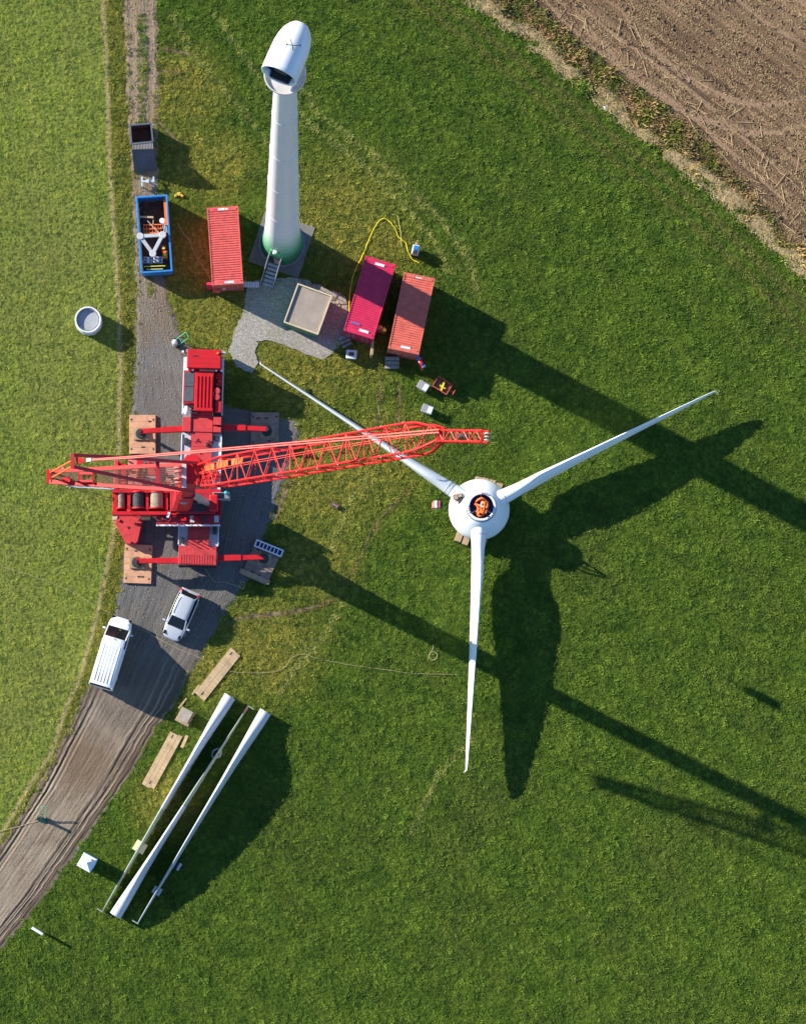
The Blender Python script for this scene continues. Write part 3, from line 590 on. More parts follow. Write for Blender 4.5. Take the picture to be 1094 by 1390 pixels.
for an in (26.5, 146.6, 267.0):
    M = Matrix.Rotation(R(an), 4, 'Z'); mb = MB(); blade_mesh(mb, M, rs, cs, ts, zc, 2.4, tw=1)
    b_ = mb.build('blade', gel, rt, smooth=True)
    mb = MB(); mb.loft([[M @ Vector((x_, yy + w_ * .06 * math.cos(k * math.tau / 8), 1.72 + .12 * math.sin(k * math.tau / 8) * w_)) for k in range(8)] for x_, yy, w_ in ((20.35, 0, 1.1), (20.48, -.05, 1), (20.55, -.18, .9), (20.56, -.34, .4))]); mb.build('blade_tip', gel, b_, smooth=True)
    mb = MB()
    for q_ in ((2.02,) if an != 146.6 else (2.7, 3.0, 3.9, 4.1)):
        c_, th_, z_ = np.interp(q_, rs, cs), np.interp(q_, rs, ts), np.interp(q_, rs, zc); mb.tube([M @ Vector((q_, (th_ / 2 + .01) * math.sin(k * math.tau / 24), z_ + (c_ / 2 + .01) * math.cos(k * math.tau / 24))) for k in range(-8, 9)], .014, 5)
    mb.build('seam_line', grey, b_)
sl_ = thing('lifting_slings', 'orange round slings and shackle heaped in the open hub of the rotor', 'lifting slings', (RC.x + .1, RC.y - .1, 2.45))
r = random.Random(3)
def loop(mb, pts, rad_, n=8):
    q = [Vector(p) for p in pts]; m = len(q); out = []
    for i in range(m):
        for k in range(5):
            t_ = k / 5; p0, p1, p2, p3 = q[i - 1], q[i], q[(i + 1) % m], q[(i + 2) % m]
            out.append(.5 * ((2 * p1) + (-p0 + p2) * t_ + (2 * p0 - 5 * p1 + 4 * p2 - p3) * t_ * t_ + (-p0 + 3 * p1 - 3 * p2 + p3) * t_ ** 3))
    out.append(out[0]); mb.tube(out, rad_, n)
mb = MB(); loop(mb, [(-.45, .35, .5), (0, .62, .7), (.42, .38, .5), (.5, 0, .4), (.2, -.15, .5), (.12, -.6, .4), (-.1, -.72, .5), (-.4, -.5, .4), (-.2, -.2, .6), (-.35, .1, .5)], .085); mb.build('sling', sling_m, sl_, smooth=True)
mb = MB(); loop(mb, [(-.5, .2, .6), (-.1, .05, .8), (.1, .2, 1.1), (.45, .3, .8), (.4, -.3, .5), (.3, -.55, .5), (0, -.3, .8), (-.25, -.55, .6), (-.3, 0, .6)], .075); mb.build('sling', orange, sl_, smooth=True)
mb = MB(); loop(mb, [(-.05, .1, .9), (.02, .3, 1.2), (.12, .05, 1.9), (.1, -.35, 1.5), (0, -.5, .8)], .07); mb.build('sling', sling_m, sl_, smooth=True)
mb = MB(); loop(mb, [(0, .25, 1.35), (.12, .1, 1.75), (.08, -.1, 1.4), (-.05, 0, 1.1)], .05); mb.build('shackle', lgrey, sl_, smooth=True)
tb = thing('tool_crate', 'small brown crate of tools on top of the rotor hub beside the left blade', 'tool crate', P(622, 674, 2.6), R(12))
tb.location.z = 2.3
MB().box(-.34, .34, -.2, .2, 0, .3).build('crate_body', rust, tb, bevel=.01); MB().box(-.3, -.05, -.16, .16, .3, .36).box(.0, .28, -.06, .14, .3, .40).build('tools', paint('tan_tools', (.5, .38, .25), .7, .3), tb)
MB().box(-.3, .3, -.36, -.26, .08, .2).build('side_board', plank2, tb); MB().box(-.1, .12, -.5, -.4, .0, .1).build('strap', orange, tb)
# timbers under the rotor
def timber(cx, cy, l, w_, rot, z0=0, h_=.14, label='', mat=plank, group=None, name='timber', cat='timber'):
    o = thing(name, label, cat, P(cx, cy, z0 + h_), R(rot), group); o.location.z = z0
    MB().box(-l / 2, l / 2, -w_ / 2, w_ / 2, 0, h_).build('board', mat, o, bevel=.012); return o
for i, (cx, cy) in enumerate(((648.5, 655), (657.5, 656.5), (667, 659), (676.5, 663.5))):
    timber(cx, cy, .50, .92, -14, 0, .72, 'square wooden block stack under the upper edge of the rotor hub, ' + ['first from the left', 'second from the left', 'third from the left', 'fourth from the left'][i], plank2, 'blocks under the upper edge of the hub', 'wooden_block', 'wooden block')
for i, (cx, cy) in enumerate(((623.5, 728), (633, 732.5), (655.5, 738))):
    timber(cx, cy, .48, .8, -20, 0, .72, ['left wooden block under the lower edge of the rotor hub', 'middle wooden block under the lower edge of the rotor hub', 'right wooden block under the hub beside the downward blade'][i], plank2, 'blocks under the lower edge of the hub', 'wooden_block', 'wooden block')
o = thing('tool_box', 'tiny brown tool box alone on the grass under the red boom', 'tool box', P(455, 686.5), R(-30)); MB().box(-.3, -.03, -.2, .2, 0, .24).box(.03, .3, -.2, .2, 0, .24).build('case', rust, o, bevel=.01); MB().tube([(-.2, 0, .24), (-.2, 0, .33), (.2, 0, .33), (.2, 0, .24)], .02).build('handle', lgrey, o)

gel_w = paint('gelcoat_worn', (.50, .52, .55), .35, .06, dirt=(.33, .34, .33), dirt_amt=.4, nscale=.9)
# three spare blades on the grass, standing on edge
grs = [0, .5, 1.2, 2.2, 3.4, 4.8, 6.4, 8.2, 10, 12, 14, 16, 17.6, 18.7, 19.2]
gcs = [.93, .93, 1.02, 1.33, 1.70, 1.98, 1.93, 1.83, 1.70, 1.48, 1.24, .96, .68, .45, .22]
gts = [.95, .94, .90, .80, .67, .54, .44, .37, .31, .26, .21, .17, .14, .11, .07]
gzh = [.97, .97, 1.05, 1.38, 1.75, 2.05, 1.98, 1.88, 1.75, 1.55, 1.32, 1.05, .8, .58, .38]
def ground_blade(rx, ry_, tx_, ty_, label, swap=False, bend=0., tw=-.6):
    a = G(rx, ry_, .95); b_ = G(tx_, ty_, .5); L_ = (b_ - a).length; an = math.atan2((b_ - a).y, (b_ - a).x)
    o = thing('spare_blade', label, 'rotor blade', (a.x, a.y, 0), an, 'spare rotor blades lying beside the track')
    k = L_ / 19.2; rr = blade_rings([q * k for q in grs], gcs, gts, [h_ - c_ / 2 for h_, c_ in zip(gzh, gcs)], n=24, tw=tw)
    rr = [[(x_, y_ + bend * math.sin(math.pi * min(1, x_ / L_)), max(.02, z_)) for x_, y_, z_ in q] for q in rr]
    i = 8
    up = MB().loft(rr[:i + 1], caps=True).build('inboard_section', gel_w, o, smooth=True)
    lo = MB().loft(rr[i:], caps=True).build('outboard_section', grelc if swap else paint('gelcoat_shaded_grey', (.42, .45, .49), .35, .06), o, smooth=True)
    MB().lathe((0, 0, 0), [(.42, 0), (.475, 0), (.475, .1), (.42, .1)], 32).build('root_ring', lgrey, up).matrix_local = Matrix.Translation((-.06, 0, .485)) @ Matrix.Rotation(R(90), 4, 'Y')
    MB().box(L_ - .02, L_ + .06, -.5, .05, .42, .5).build('tip_hook', grelc, lo)
    if tw > 0: MB().box(L_ - .75, L_ - .1, -.09, .09, .2, .62).build('tip_sleeve', rust, lo)
    return o, an
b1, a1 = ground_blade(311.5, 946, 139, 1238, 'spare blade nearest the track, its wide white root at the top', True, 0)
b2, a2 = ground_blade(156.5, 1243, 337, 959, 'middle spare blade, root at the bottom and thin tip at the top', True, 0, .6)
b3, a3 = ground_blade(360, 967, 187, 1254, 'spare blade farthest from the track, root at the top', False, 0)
for cx, cy, an, lb, mt in ((190.5, 1150, a1, 'pale yellow support frame under the blade nearest the track', paint('pale_yellow', (.70, .62, .38), .7, .1)), (213.5, 1209.5, a3, 'grey support frame under the thin end of the far spare blade', lgrey), (240, 1175, a3, 'second light clamp on the far spare blade, above the grey frame', lgrey)):
    o = thing('blade_support', lb, 'support frame', P(cx, cy), an)
    s_ = .42 if cx < 200 else .3; MB().box(-s_, s_, -s_ * 1.1, -.13, 0, .5).box(-s_, s_, .13, s_ * 1.1, 0, .5).build('side_frame', mt, o, bevel=.01); MB().box(-s_, s_, -.13, .13, 0, .25).build('cradle', dark, o)
o = thing('strap_coil', 'coiled pale strap loop on the thin end of the middle spare blade', 'strap', P(294, 1023, 1), R(50)); o.location.z = 0.3
mb = MB(); loop(mb, [(-.5, 0, .1), (0, .35, .25), (.5, 0, .1), (0, -.35, .15)], .035); loop(mb, [(-.38, .1, .3), (0, .28, .4), (.42, .05, .3), (0, -.3, .3)], .03); mb.build('coil', lgrey, o)

# ------------------------------------------------------------------ containers
def container(cx, cy, rot, mat, label, L_=6.02, W=2.42, ztop=2.59, patches=()):
    g0 = G(cx, cy, ztop); o = thing('shipping_container', label, 'container', (g0.x, g0.y, 0), R(rot), 'red shipping containers')
    x_, y_ = W / 2, L_ / 2
    # corrugated roof
    nr = 30; vs = []; fs = []; ys_ = []
    zs = []
    y0 = -y_ + .28; step = (2 * y_ - .56) / nr
    for i in range(nr):
        b0 = y0 + i * step
        for q, z_ in ((0, 0), (.22, 0), (.38, -.035), (.72, -.035), (.88, 0)): ys_.append(b0 + q * step); zs.append(z_)
    ys_.append(y0 + nr * step); zs.append(0)
    for yy, zz in zip(ys_, zs): vs += [(-x_ + .07, yy, ztop - .02 + zz), (x_ - .07, yy, ztop - .02 + zz)]
    fs = [(2 * i, 2 * i + 1, 2 * i + 3, 2 * i + 2) for i in range(len(ys_) - 1)]
    mb = MB().add(vs, fs); rf = mb.build('roof', mat, o)
    mb = MB()
    for sg in (-1, 1):
        mb.box(sg * x_ - (.09 if sg > 0 else 0), sg * x_ + (0 if sg > 0 else .09), -y_ + .16, y_ - .16, ztop - .12, ztop)
        mb.box(sg * x_ - (.09 if sg > 0 else 0), sg * x_ + (0 if sg > 0 else .09), -y_ + .16, y_ - .16, .02, .16)
        mb.box(-x_ + .16, x_ - .16, min(sg * y_, sg * (y_ - .3)), max(sg * y_, sg * (y_ - .3)), ztop - .12, ztop - .004)
        mb.box(-x_ + .16, x_ - .16, min(sg * y_, sg * (y_ - .1)), max(sg * y_, sg * (y_ - .1)), .02, .16)
        for s2 in (-1, 1): mb.box(sg * x_ - (.16 if sg > 0 else 0), sg * x_ + (0 if sg > 0 else .16), min(s2 * y_, s2 * (y_ - .16)), max(s2 * y_, s2 * (y_ - .16)), .18, ztop - .14)
    fr = mb.build('frame', mat, o)
    for sg in (-1, 1):
        for s2 in (-1, 1):
            for z0 in (.0, ztop - .12): MB().ob((sg * (x_ - .08), s2 * (y_ - .08), z0 + .065), (.178, .178, .13)).build('corner_casting', mat, fr)
        # corrugated side wall
        vs = []; n_ = 40
        for i in range(n_ * 4 + 1):
            yy = -y_ + .16 + (2 * y_ - .32) * i / (n_ * 4); xx = sg * (x_ - (.02 if i % 4 in (0, 1) else .055)); vs += [(xx, yy, .16), (xx, yy, ztop - .12)]
        MB().add(vs, [(2 * i, 2 * i + 2, 2 * i + 3, 2 * i + 1) for i in range(n_ * 4)]).build('side_wall', mat, o)
    MB().box(-x_ + .16, x_ - .16, y_ - .08, y_ - .05, .16, ztop - .12).build('end_wall', mat, o)
    d1 = MB().box(-x_ + .17, -.01, -y_ + .03, -y_ + .08, .17, ztop - .13).build('door', mat, o)
    d2 = MB().box(.01, x_ - .17, -y_ + .03, -y_ + .08, .17, ztop - .13).build('door', mat, o)
    for d_, sg in ((d1, -1), (d2, 1)):
        for q in (.35, .75): MB().tube([(sg * q, -y_ - .0, .2), (sg * q, -y_ - .0, ztop - .16)], .022).box(sg * q - .12, sg * q + .12, -y_ - .03, -y_ + .03, 1.0, 1.06).build('lock_bar', steel, d_)
    for (ax, ay, w_, h_, m_) in patches: MB().box(ax - w_ / 2, ax + w_ / 2, ay - h_ / 2, ay + h_ / 2, ztop - .003, ztop + .006).build('marking_panel', m_, rf)
    return o
wp = paint('marking_white', (.75, .72, .72), .6, .1, dirt=(.6, .2, .2), dirt_amt=.5, nscale=5)
container(305.5, 333, 3.8, cont_red, 'red container standing beside the turbine tower and the blue skip', patches=((-.1, 2.83, .5, .16, wp), (.3, 2.83, .22, .12, wp), (.25, -2.83, .5, .17, wp), (-.12, -2.83, .22, .14, wp), (-.6, 2.83, .3, .1, cont_pink)))
c2 = container(501.7, 403.5, -16.7, cont_pink, 'crimson container, the left one of the pair beside the green hut', patches=((.02, 2.66, .75, .2, wp), (.32, -2.62, .75, .2, wp)))
c3 = container(558.6, 425, -12, cont_orange, 'faded red container, the right one of the pair, nearest the open meadow', patches=((-.1, 2.8, .65, .08, wp), (.1, -2.68, .75, .18, wp), (-.35, 2.8, .1, .14, cont_pink)))
MB().box(-.86, -.12, -2.28, -2.18, 2.56, 2.585).build('door_stay', blue, c2)
def cloth(name, px, py, rot, mats, label, cat, l=1.3, w_=.35, h_=1.6):
    o = thing(name, label, cat, P(px, py), R(rot)); MB().box(-.05, .05, -l / 2, l / 2, 0.3, 1.9).build('door_leaf', mats[0], o)
    r_ = random.Random(int(px)); 
    for i in range(7):
        a, b_ = r_.uniform(-.12, .12), r_.uniform(-l * .45, l * .45); MB().ob((a, b_, 1.9 + .12 * r_.random()), (.22, .26, .14), r_.random()).build('item', mats[1 + i % (len(mats) - 1)], o, bevel=.04)
    return o
cloth('open_locker', 568, 493, 20, (cont_red, blue, cont_pink, redlens, blue, wp), 'open red locker door hung with blue and red gear at the right container corner', 'locker door', 1.35)
cloth('open_locker', 516, 452, 78, (cont_red, orange, yellow, blue), 'short shelf of orange and blue gear between the two paired containers', 'gear shelf', .8)
o = thing('door_board', 'narrow tan board leaning at the lower right corner of the crimson container', 'board', P(504.5, 473), R(-4)); MB().box(-.1, .1, -.75, .75, 0, 1.5).build('board', plank2, o)
for cx, cy, rot, sc_k, lb in ((466.5, 459, 25, .8, 'small grey fold-out steps below the crimson container'), (532, 488, 0, 1.1, 'wide grey wooden steps below the faded red container')):
    o = thing('wooden_steps', lb, 'steps', P(cx, cy), R(rot))
    for k in range(3): MB().box(-.5 * sc_k, .5 * sc_k, -.12 - .3 * k, .12 - .3 * k, .0, .62 - .2 * k).build('step', paint('grey_board', (.30, .28, .26), .8, .2), o, bevel=.01)
o = thing('steel_gangway', 'pale steel gangway at the lower end of the red container beside the tower', 'gangway', P(325, 388.5), R(-2))
MB().box(-1.9, -.05, -.18, .18, .8, .86).build('dark_plate', slate, o); MB().box(.0, 1.55, -.22, .22, .8, .86).build('pale_plate', lgrey, o)
mb = MB()
for k in range(7): mb.box(.08 + k * .21, .12 + k * .21, -.22, .22, .86, .9)
mb.build('ribs', white, o)
for k in (-1.8, 1.4): MB().box(k, k + .08, -.1, .1, 0, .8).build('leg', dark, o)
o = thing('open_door_gear', 'red open door with a round white lamp below the left red container', 'open door', P(297, 392), 0)
MB().box(-.9, .2, -.1, .1, .1, 2.0).build('door', cont_pink, o); MB().box(-.45, .1, -.35, -.12, .1, 1.2).build('locker', cont_red, o); MB().cyl((.42, -.15, 1.0), (.42, -.15, 1.2), .14, n=16).tube([(.42, -.15, 0), (.42, -.15, 1.0)], .03).build('lamp', white, o)

# ------------------------------------------------------------------ blue skip with its load
SK = G(209.3, 317, 1.5); sk_ = thing('blue_skip', 'open blue steel skip full of tools on the gravel track', 'skip', (SK.x, SK.y, 0), R(3.9))
X, Y, Hh = 1.2, 2.96, 1.5
MB().box(-X + .1, X - .1, -Y + .1, Y - .1, .12, .2).build('floor', rust, sk_)
for nm, bx in (('side_wall', (-X, -X + .07, -Y, Y, .1, Hh - .1)), ('side_wall', (X - .07, X, -Y, Y, .1, Hh - .1)), ('end_wall', (-X + .075, X - .075, Y - .07, Y, .1, Hh - .1)), ('end_wall', (-X + .075, X - .075, -Y, -Y + .07, .1, Hh - .1))):
    MB().box(*bx).build(nm, blue, sk_)
mb = MB()
mb.box(-X - .04, -X + .1, -Y - .04, Y + .04, Hh - .1, Hh).box(X - .1, X + .04, -Y - .04, Y + .04, Hh - .1, Hh).box(-X + .1, X - .1, Y - .1, Y + .04, Hh - .1, Hh - .002).box(-X + .1, X - .1, -Y - .04, -Y + .1, Hh - .1, Hh - .002)
mb.build('rim', blue, sk_, bevel=.015)
mb = MB()
for k in range(9):
    yy = -Y + .35 + k * .66; mb.box(-X - .06, -X - .002, yy, yy + .1, .1, Hh - .1).box(X + .002, X + .06, yy, yy + .1, .1, Hh - .1)
mb.build('ribs', blue, sk_); MB().box(-.8, .8, -Y + .3, Y - .3, 0, .1).build('skid', dark, sk_)
r = random.Random(5); mb = MB()
for k in range(60): mb.ob((r.uniform(-.95, .95), r.uniform(.9, 2.7), .2 + .1 * r.random()), (r.uniform(.1, .4), r.uniform(.1, .3), r.uniform(.05, .25)), r.random() * 3)
mb.build('soil_load', paint('dark_soil', (.075, .05, .038), .95, .5, nscale=5), sk_)
def load(name, label, cat, px, py, z_, rot=0): o = thing(name, label, cat, P(px, py, z_), R(rot)); return o
o = load('orange_beam', 'long orange steel beam along the right wall inside the blue skip', 'steel beam', 225, 285, 1.2, 3.5); MB().box(-.13, .13, -1.15, 1.15, -.1, .0).box(-.03, .03, -1.15, 1.15, -.2, -.1).box(-.13, .13, -1.15, 1.15, -.3, -.2).build('beam', orange, o)
o = load('timber_plank', 'pale plank lying across the middle of the blue skip', 'plank', 198.5, 294, 1.2, -2); MB().box(-.62, .55, -.07, .07, -.1, 0).build('board', plank, o); MB().box(.5, .58, -.6, .05, -.22, -.12).build('batten', plank2, o)
o = load('orange_rack', 'orange ladder rack lying in the blue skip above the grey spreader', 'rack', 207.5, 310, 1.15, 2)
mb = MB().box(-.72, .72, .28, .36, -.08, 0).box(-.72, .72, -.36, -.28, -.08, 0).box(-.72, .72, -.04, .03, -.08, 0)
for k in range(7): mb.box(-.72 + k * .22, -.66 + k * .22, -.36, .36, -.12, -.08)
mb.build('frame', orange, o)
o = load('paint_bucket', 'pale bucket near the right wall of the blue skip', 'bucket', 220, 299, 1.1); MB().cyl((0, 0, -.4), (0, 0, 0), .17, .2, n=18).build('bucket', lgrey, o); MB().cyl((0, 0, 0.002), (0, 0, .02), .21, n=18).build('lid', white, o)
o = load('pipe_bundle', 'grey pipes beside the bucket in the blue skip', 'pipes', 223.5, 306, 1.1, 10)
for k in range(3): MB().cyl((-.12 + k * .12, -.55, -.05), (-.12 + k * .12, .5, 0), .04, n=8).build('pipe', steel, o)
o = thing('lifting_spreader', 'grey triangular lifting spreader lying across the blue skip', 'lifting spreader', P(206.5, 329, 1.62)); o.location.z = 0; ol = Vector((*o.location[:2], 0))
na_, nb_, nc_ = P(190.5, 320.5, 1.62), P(221, 318.5, 1.62), P(207.5, 344, 1.5)
for a_, b_ in ((na_, nb_), (na_, nc_), (nb_, nc_)): MB(ol).beam(a_, b_, .27, .2).build('beam', paint('spreader_grey', (.48, .48, .49), .5, .08), o, bevel=.02)
for q in (na_, nb_, nc_): MB(ol).cyl(q + Vector((0, 0, -.12)), q + Vector((0, 0, .14)), .27, n=12).build('corner_plate', lgrey, o, bevel=.02)
q = P(200, 298, 1.6); MB(ol).tube([na_.lerp(nb_, .9) + Vector((0, 0, .12)), q - Vector((0, 0, .3))], .03).build('wire', steel, o)
for k, (px, py, wx, wy, m_, lb, nm) in enumerate(((201, 352.5, .72, .5, steel, 'left of two grey gas crates at the lower end of the blue skip', 'gas_crate'), (214.5, 352, .7, .5, steel, 'right of two grey gas crates at the lower end of the blue skip', 'gas_crate'), (224, 345, .4, .55, orange, 'orange and yellow tool case at the right wall of the blue skip', 'tool_case'), (222, 336, .35, .4, cont_pink, 'red fuel can near the right wall of the blue skip', 'fuel_can'))):
    o = load(nm, lb, nm.replace('_', ' '), px, py, 1.1, r.uniform(-6, 6)); MB().box(-wx / 2, wx / 2, -wy / 2, wy / 2, -.7, 0).build('body', m_, o, bevel=.03)
    if nm == 'gas_crate':
        for u_ in (-.2, 0, .2):
            for v_ in (-.12, .12): MB().cyl((u_, v_, 0), (u_, v_, .12), .08, .05, n=10).build('bottle', navy if u_ else white, o)
    else: MB().box(-.1, .1, -.1, .1, .0, .06).build('cap', yellow, o)
o = load('level_bars', 'yellow striped spirit levels lying across the lower end of the blue skip', 'levels', 210.5, 362, 1.2, 2); MB().box(-.85, .8, .04, .1, -.05, 0).build('bar', yellow, o); MB().box(-.7, .6, -.2, -.13, -.05, 0).build('bar', paint('olive_bar', (.5, .48, .15), .6, .1), o)

# ------------------------------------------------------------------ dark open container with hinged hood
o = thing('dark_container', 'dark open-topped steel container with a sloping corrugated hood', 'container', P(195, 200)); ol = Vector((*o.location[:2], 0))
def Q(px, py, z): return P(px, py, z)
z1 = 1.25
A, B_, Cc, D = Q(176.5, 169.5, z1), Q(205, 167, z1), Q(207.5, 192, z1), Q(178.5, 195, z1)
def wall(mb, a, b, z0, z1_, th=.08):
    mb.beam(Vector((a.x, a.y, (z0 + z1_) / 2)), Vector((b.x, b.y, (z0 + z1_) / 2)), th, z1_ - z0)
for a_, b_ in ((A, B_), (B_, Cc), (Cc, D), (D, A)):
    mb = MB(ol); wall(mb, a_, b_, 0, z1); mb.build('wall', rust, o)
    mb = MB(ol); mb.beam(a_ + Vector((0, 0, .04)), b_ + Vector((0, 0, .04)), .13, .08); mb.build('rim', slate, o)
MB(ol).add([A + Vector((0, 0, -1.15)), B_ + Vector((0, 0, -1.15)), Cc + Vector((0, 0, -1.15)), D + Vector((0, 0, -1.15))], [(0, 1, 2, 3)]).build('floor', rust, o)
def corr(mb, a, b, c, d, n_, dep):   # corrugated plate a-b top edge, d-c bottom edge
    nn = (b - a).cross(d - a).normalized(); vs = []
    for i in range(n_ * 4 + 1):
        t_ = i / (n_ * 4); off = nn * (dep if i % 4 in (0, 1) else 0); vs += [a.lerp(b, t_) + off, d.lerp(c, t_) + off]
    mb.add(vs, [(2 * i, 2 * i + 2, 2 * i + 3, 2 * i + 1) for i in range(n_ * 4)])
e, f_ = Q(179, 202.5, 2.2), Q(208.5, 201.5, 2.2); e2, f2 = Q(179, 196, 1.3), Q(207.8, 193, 1.3)
mb = MB(ol); corr(mb, e2, f2, f_, e, 14, .05); mb.build('hood_front', paint('grey_corrugated', (.16, .155, .16), .6, .15), o)
g_, h_ = Q(182.5, 234.5, .1), Q(213, 231, .1)
mb = MB(ol); corr(mb, e, f_, h_, g_, 14, .05); mb.build('hood_back', slate, o)
for p_, q_, s_ in ((e, g_, e2), (f_, h_, f2)):
    lo = Vector((s_.x, s_.y, .05)); MB(ol).add([p_, q_, lo, s_], [(0, 1, 2, 3)]).build('hood_side', slate, o)

# ------------------------------------------------------------------ green transformer hut
o = G(418, 419, 2.1); hut = thing('transformer_hut', 'green hut with flat gravelled roof and pale rim beside the tower', 'hut', (o.x, o.y, 0), R(-20)); W, L_ = 1.33, 1.52
MB().box(-W, W, -L_, L_, 0, 1.9).build('walls', hutgreen, hut)
for k in (-.7, .1): MB().box(k, k + .72, -L_ - .05, -L_ - .002, .1, 1.75).build('door', paint('door_dark_green', (.02, .15, .08), .5, .1), hut)
MB().box(-W - .02, W + .02, -L_ - .02, L_ + .02, 1.9, 1.98).build('roof', paint('hut_roof', (.33, .27, .22), .9, .15, dirt=(.22, .2, .17), dirt_amt=.6, nscale=1.3, bump=.3), hut)
mb = MB(); e_ = .10
mb.box(-W - .1, -W, -L_ - .1, L_ + .1, 1.88, 2.1).box(W, W + .1, -L_ - .1, L_ + .1, 1.88, 2.1).box(-W, W, L_, L_ + .1, 1.88, 2.098).box(-W, W, -L_ - .1, -L_, 1.88, 2.098)
mb.build('roof_rim', paint('rim_tan', (.62, .50, .32), .7, .12), hut)

# ------------------------------------------------------------------ concrete ring left of the track
rg = G(119.5, 433.5, 1.15); o = thing('tower_ring', 'round white flange ring with grey inside on the left meadow', 'ring', (rg.x, rg.y, 0))
MB().lathe((0, 0, 0), [(1.03, 0), (1.03, 1.1), (1.0, 1.15), (.93, 1.15), (.90, 1.1), (.90, 1.02)], 48).build('outer_wall', white, o, smooth=True)
MB().lathe((0, 0, 0), [(.895, 1.02), (.86, 1.0), (.84, 1.06), (.81, 1.06), (.80, .98), (.80, .86)], 48).build('inner_flange', grey, o, smooth=True)
MB().lathe((0, 0, 0), [(.82, .93), (.8, .9), (.4, .885), (0, .88)], 40).build('cover', paint('grey_sheet', (.36, .38, .40), .6, .1), o, smooth=True)
MB().lathe((0, 0, 0), [(1.06, .5), (1.06, .56), (1.03, .56)], 40).build('hoop', lgrey, o)

# ------------------------------------------------------------------ the crane
CO = P(273.5, 632); CO.z = 0
cr = thing('mobile_crane', 'large red mobile crane with raised lattice boom standing on outriggers', 'crane', CO, R(-1.8))
def cb(name, mat, *bx, parent=cr, bevel=0, **k): mb = MB(); [mb.box(*q) for q in bx]; return mb.build(name, mat, parent, bevel=bevel, **k)
ch = cb('chassis_frame', dark, (-.6, .6, -7.8, 6.6, .8, 1.45))
cb('deck', deck_red, (-.80, .82, -7.6, 2.35, 1.5, 1.95), (-.78, .80, 3.45, 4.6, 1.5, 2.0))
for sg in (-1, 1):
    x0, x1 = sorted((sg * .83, sg * 1.52)); cb('fender', lgrey, (x0, x1, -6.5, 2.30, 1.5, 1.72)); cb('fender', grey, (x0, x1, 3.5, 6.55, 1.3, 1.6))
    x0, x1 = sorted((sg * 1.5, sg * 1.58)); cb('side_rail', white, (x0, x1, -6.4, 2.2, 1.65, 1.8), (x0, x1, 3.7, 8.1, 1.9, 2.05))
for yy in (-7.1, -5.5, -4.1, -1.2, .2, 1.7, 4.2, 5.8, 7.4):
    for sg in (-1, 1):
        w_ = MB().cyl((sg * 1.08, yy, .64), (sg * 1.45, yy, .64), .64, n=24).build('wheel', black, cr, bevel=.04); MB().cyl((sg * 1.40, yy, .64), (sg * 1.47, yy, .64), .33, n=16).build('rim', white, w_)
bx = cb('outrigger_box', deck_red, (-1.5, 1.45, -7.95, -6.55, 1.0, 2.02), bevel=.03)
mb = MB()
for k in range(13): mb.box(-1.3 + k * .2, -1.26 + k * .2, -7.9, -7.2, 2.02, 2.045)
mb.build('tread_bars', deck_red, bx)
cb('rear_bumper', dark, (-1.5, 1.45, -8.1, -7.97, .7, 1.1)); 
for sg in (-1, 1): cb('tail_light', redlens, (sg * 1.3 - .12, sg * 1.3 + .12, -8.14, -8.105, .8, 1.0))
cb('outrigger_box', deck_red, (-1.5, -.85, 2.35, 3.45, 1.0, 2.12), (-.85, .85, 2.36, 3.44, 1.0, 2.02), (.9, 1.5, 2.35, 2.8, 1.0, 2.15), (.9, 1.5, 2.9, 3.5, 1.0, 2.3), bevel=.02)
# engine bay
cover = cb('engine_cover', crane_red, (-.62, .82, 3.9, 7.0, 2.0, 2.62), bevel=.03)
mb = MB()
for k in range(5): mb.box(-.45 + k * .28, -.39 + k * .28, 4.2, 6.6, 2.62, 2.68)
mb.build('cover_ribs', crane_red, cover)
gr_ = cb('radiator_housing', crane_red, (-1.5, -.64, 4.5, 7.0, 1.6, 2.50))
for y0 in (4.62, 5.78): cb('radiator_grille', paint('grille_grey', (.085, .09, .10), .5, .2), (-1.44, -.7, y0, y0 + 1.1, 2.50, 2.54), parent=gr_)
MB().ball((-1.22, 3.95, 2.2), .22, .37, .22, 16, 10).build('white_tank', white, cr, smooth=True)
for yy in (3.75, 3.95, 4.2): cb('pipe_rack', dark, (-.95, -.3, yy, yy + .06, 2.02, 2.3))
cb('engine_bay', dark, (.84, 1.48, 3.55, 7.0, 1.5, 1.9))
for yy in (5.02, 5.5): MB().cyl((1.12, yy, 1.9), (1.12, yy, 2.55), .25, n=20).build('air_tank', deck_red, cr, bevel=.04)
cb('battery_box', crane_red, (1.0, 1.48, 3.85, 4.8, 1.9, 2.45), bevel=.03)
cb('engine_block', crane_red, (.95, 1.45, 5.9, 6.9, 1.9, 2.25), bevel=.05)
for k in range(4): MB().cyl((1.1 + .1 * (k % 2), 6.0 + k * .25, 2.2), (1.1 + .1 * (k % 2), 6.0 + k * .25, 2.45), .1, n=10).build('filter', crane_red, cr)
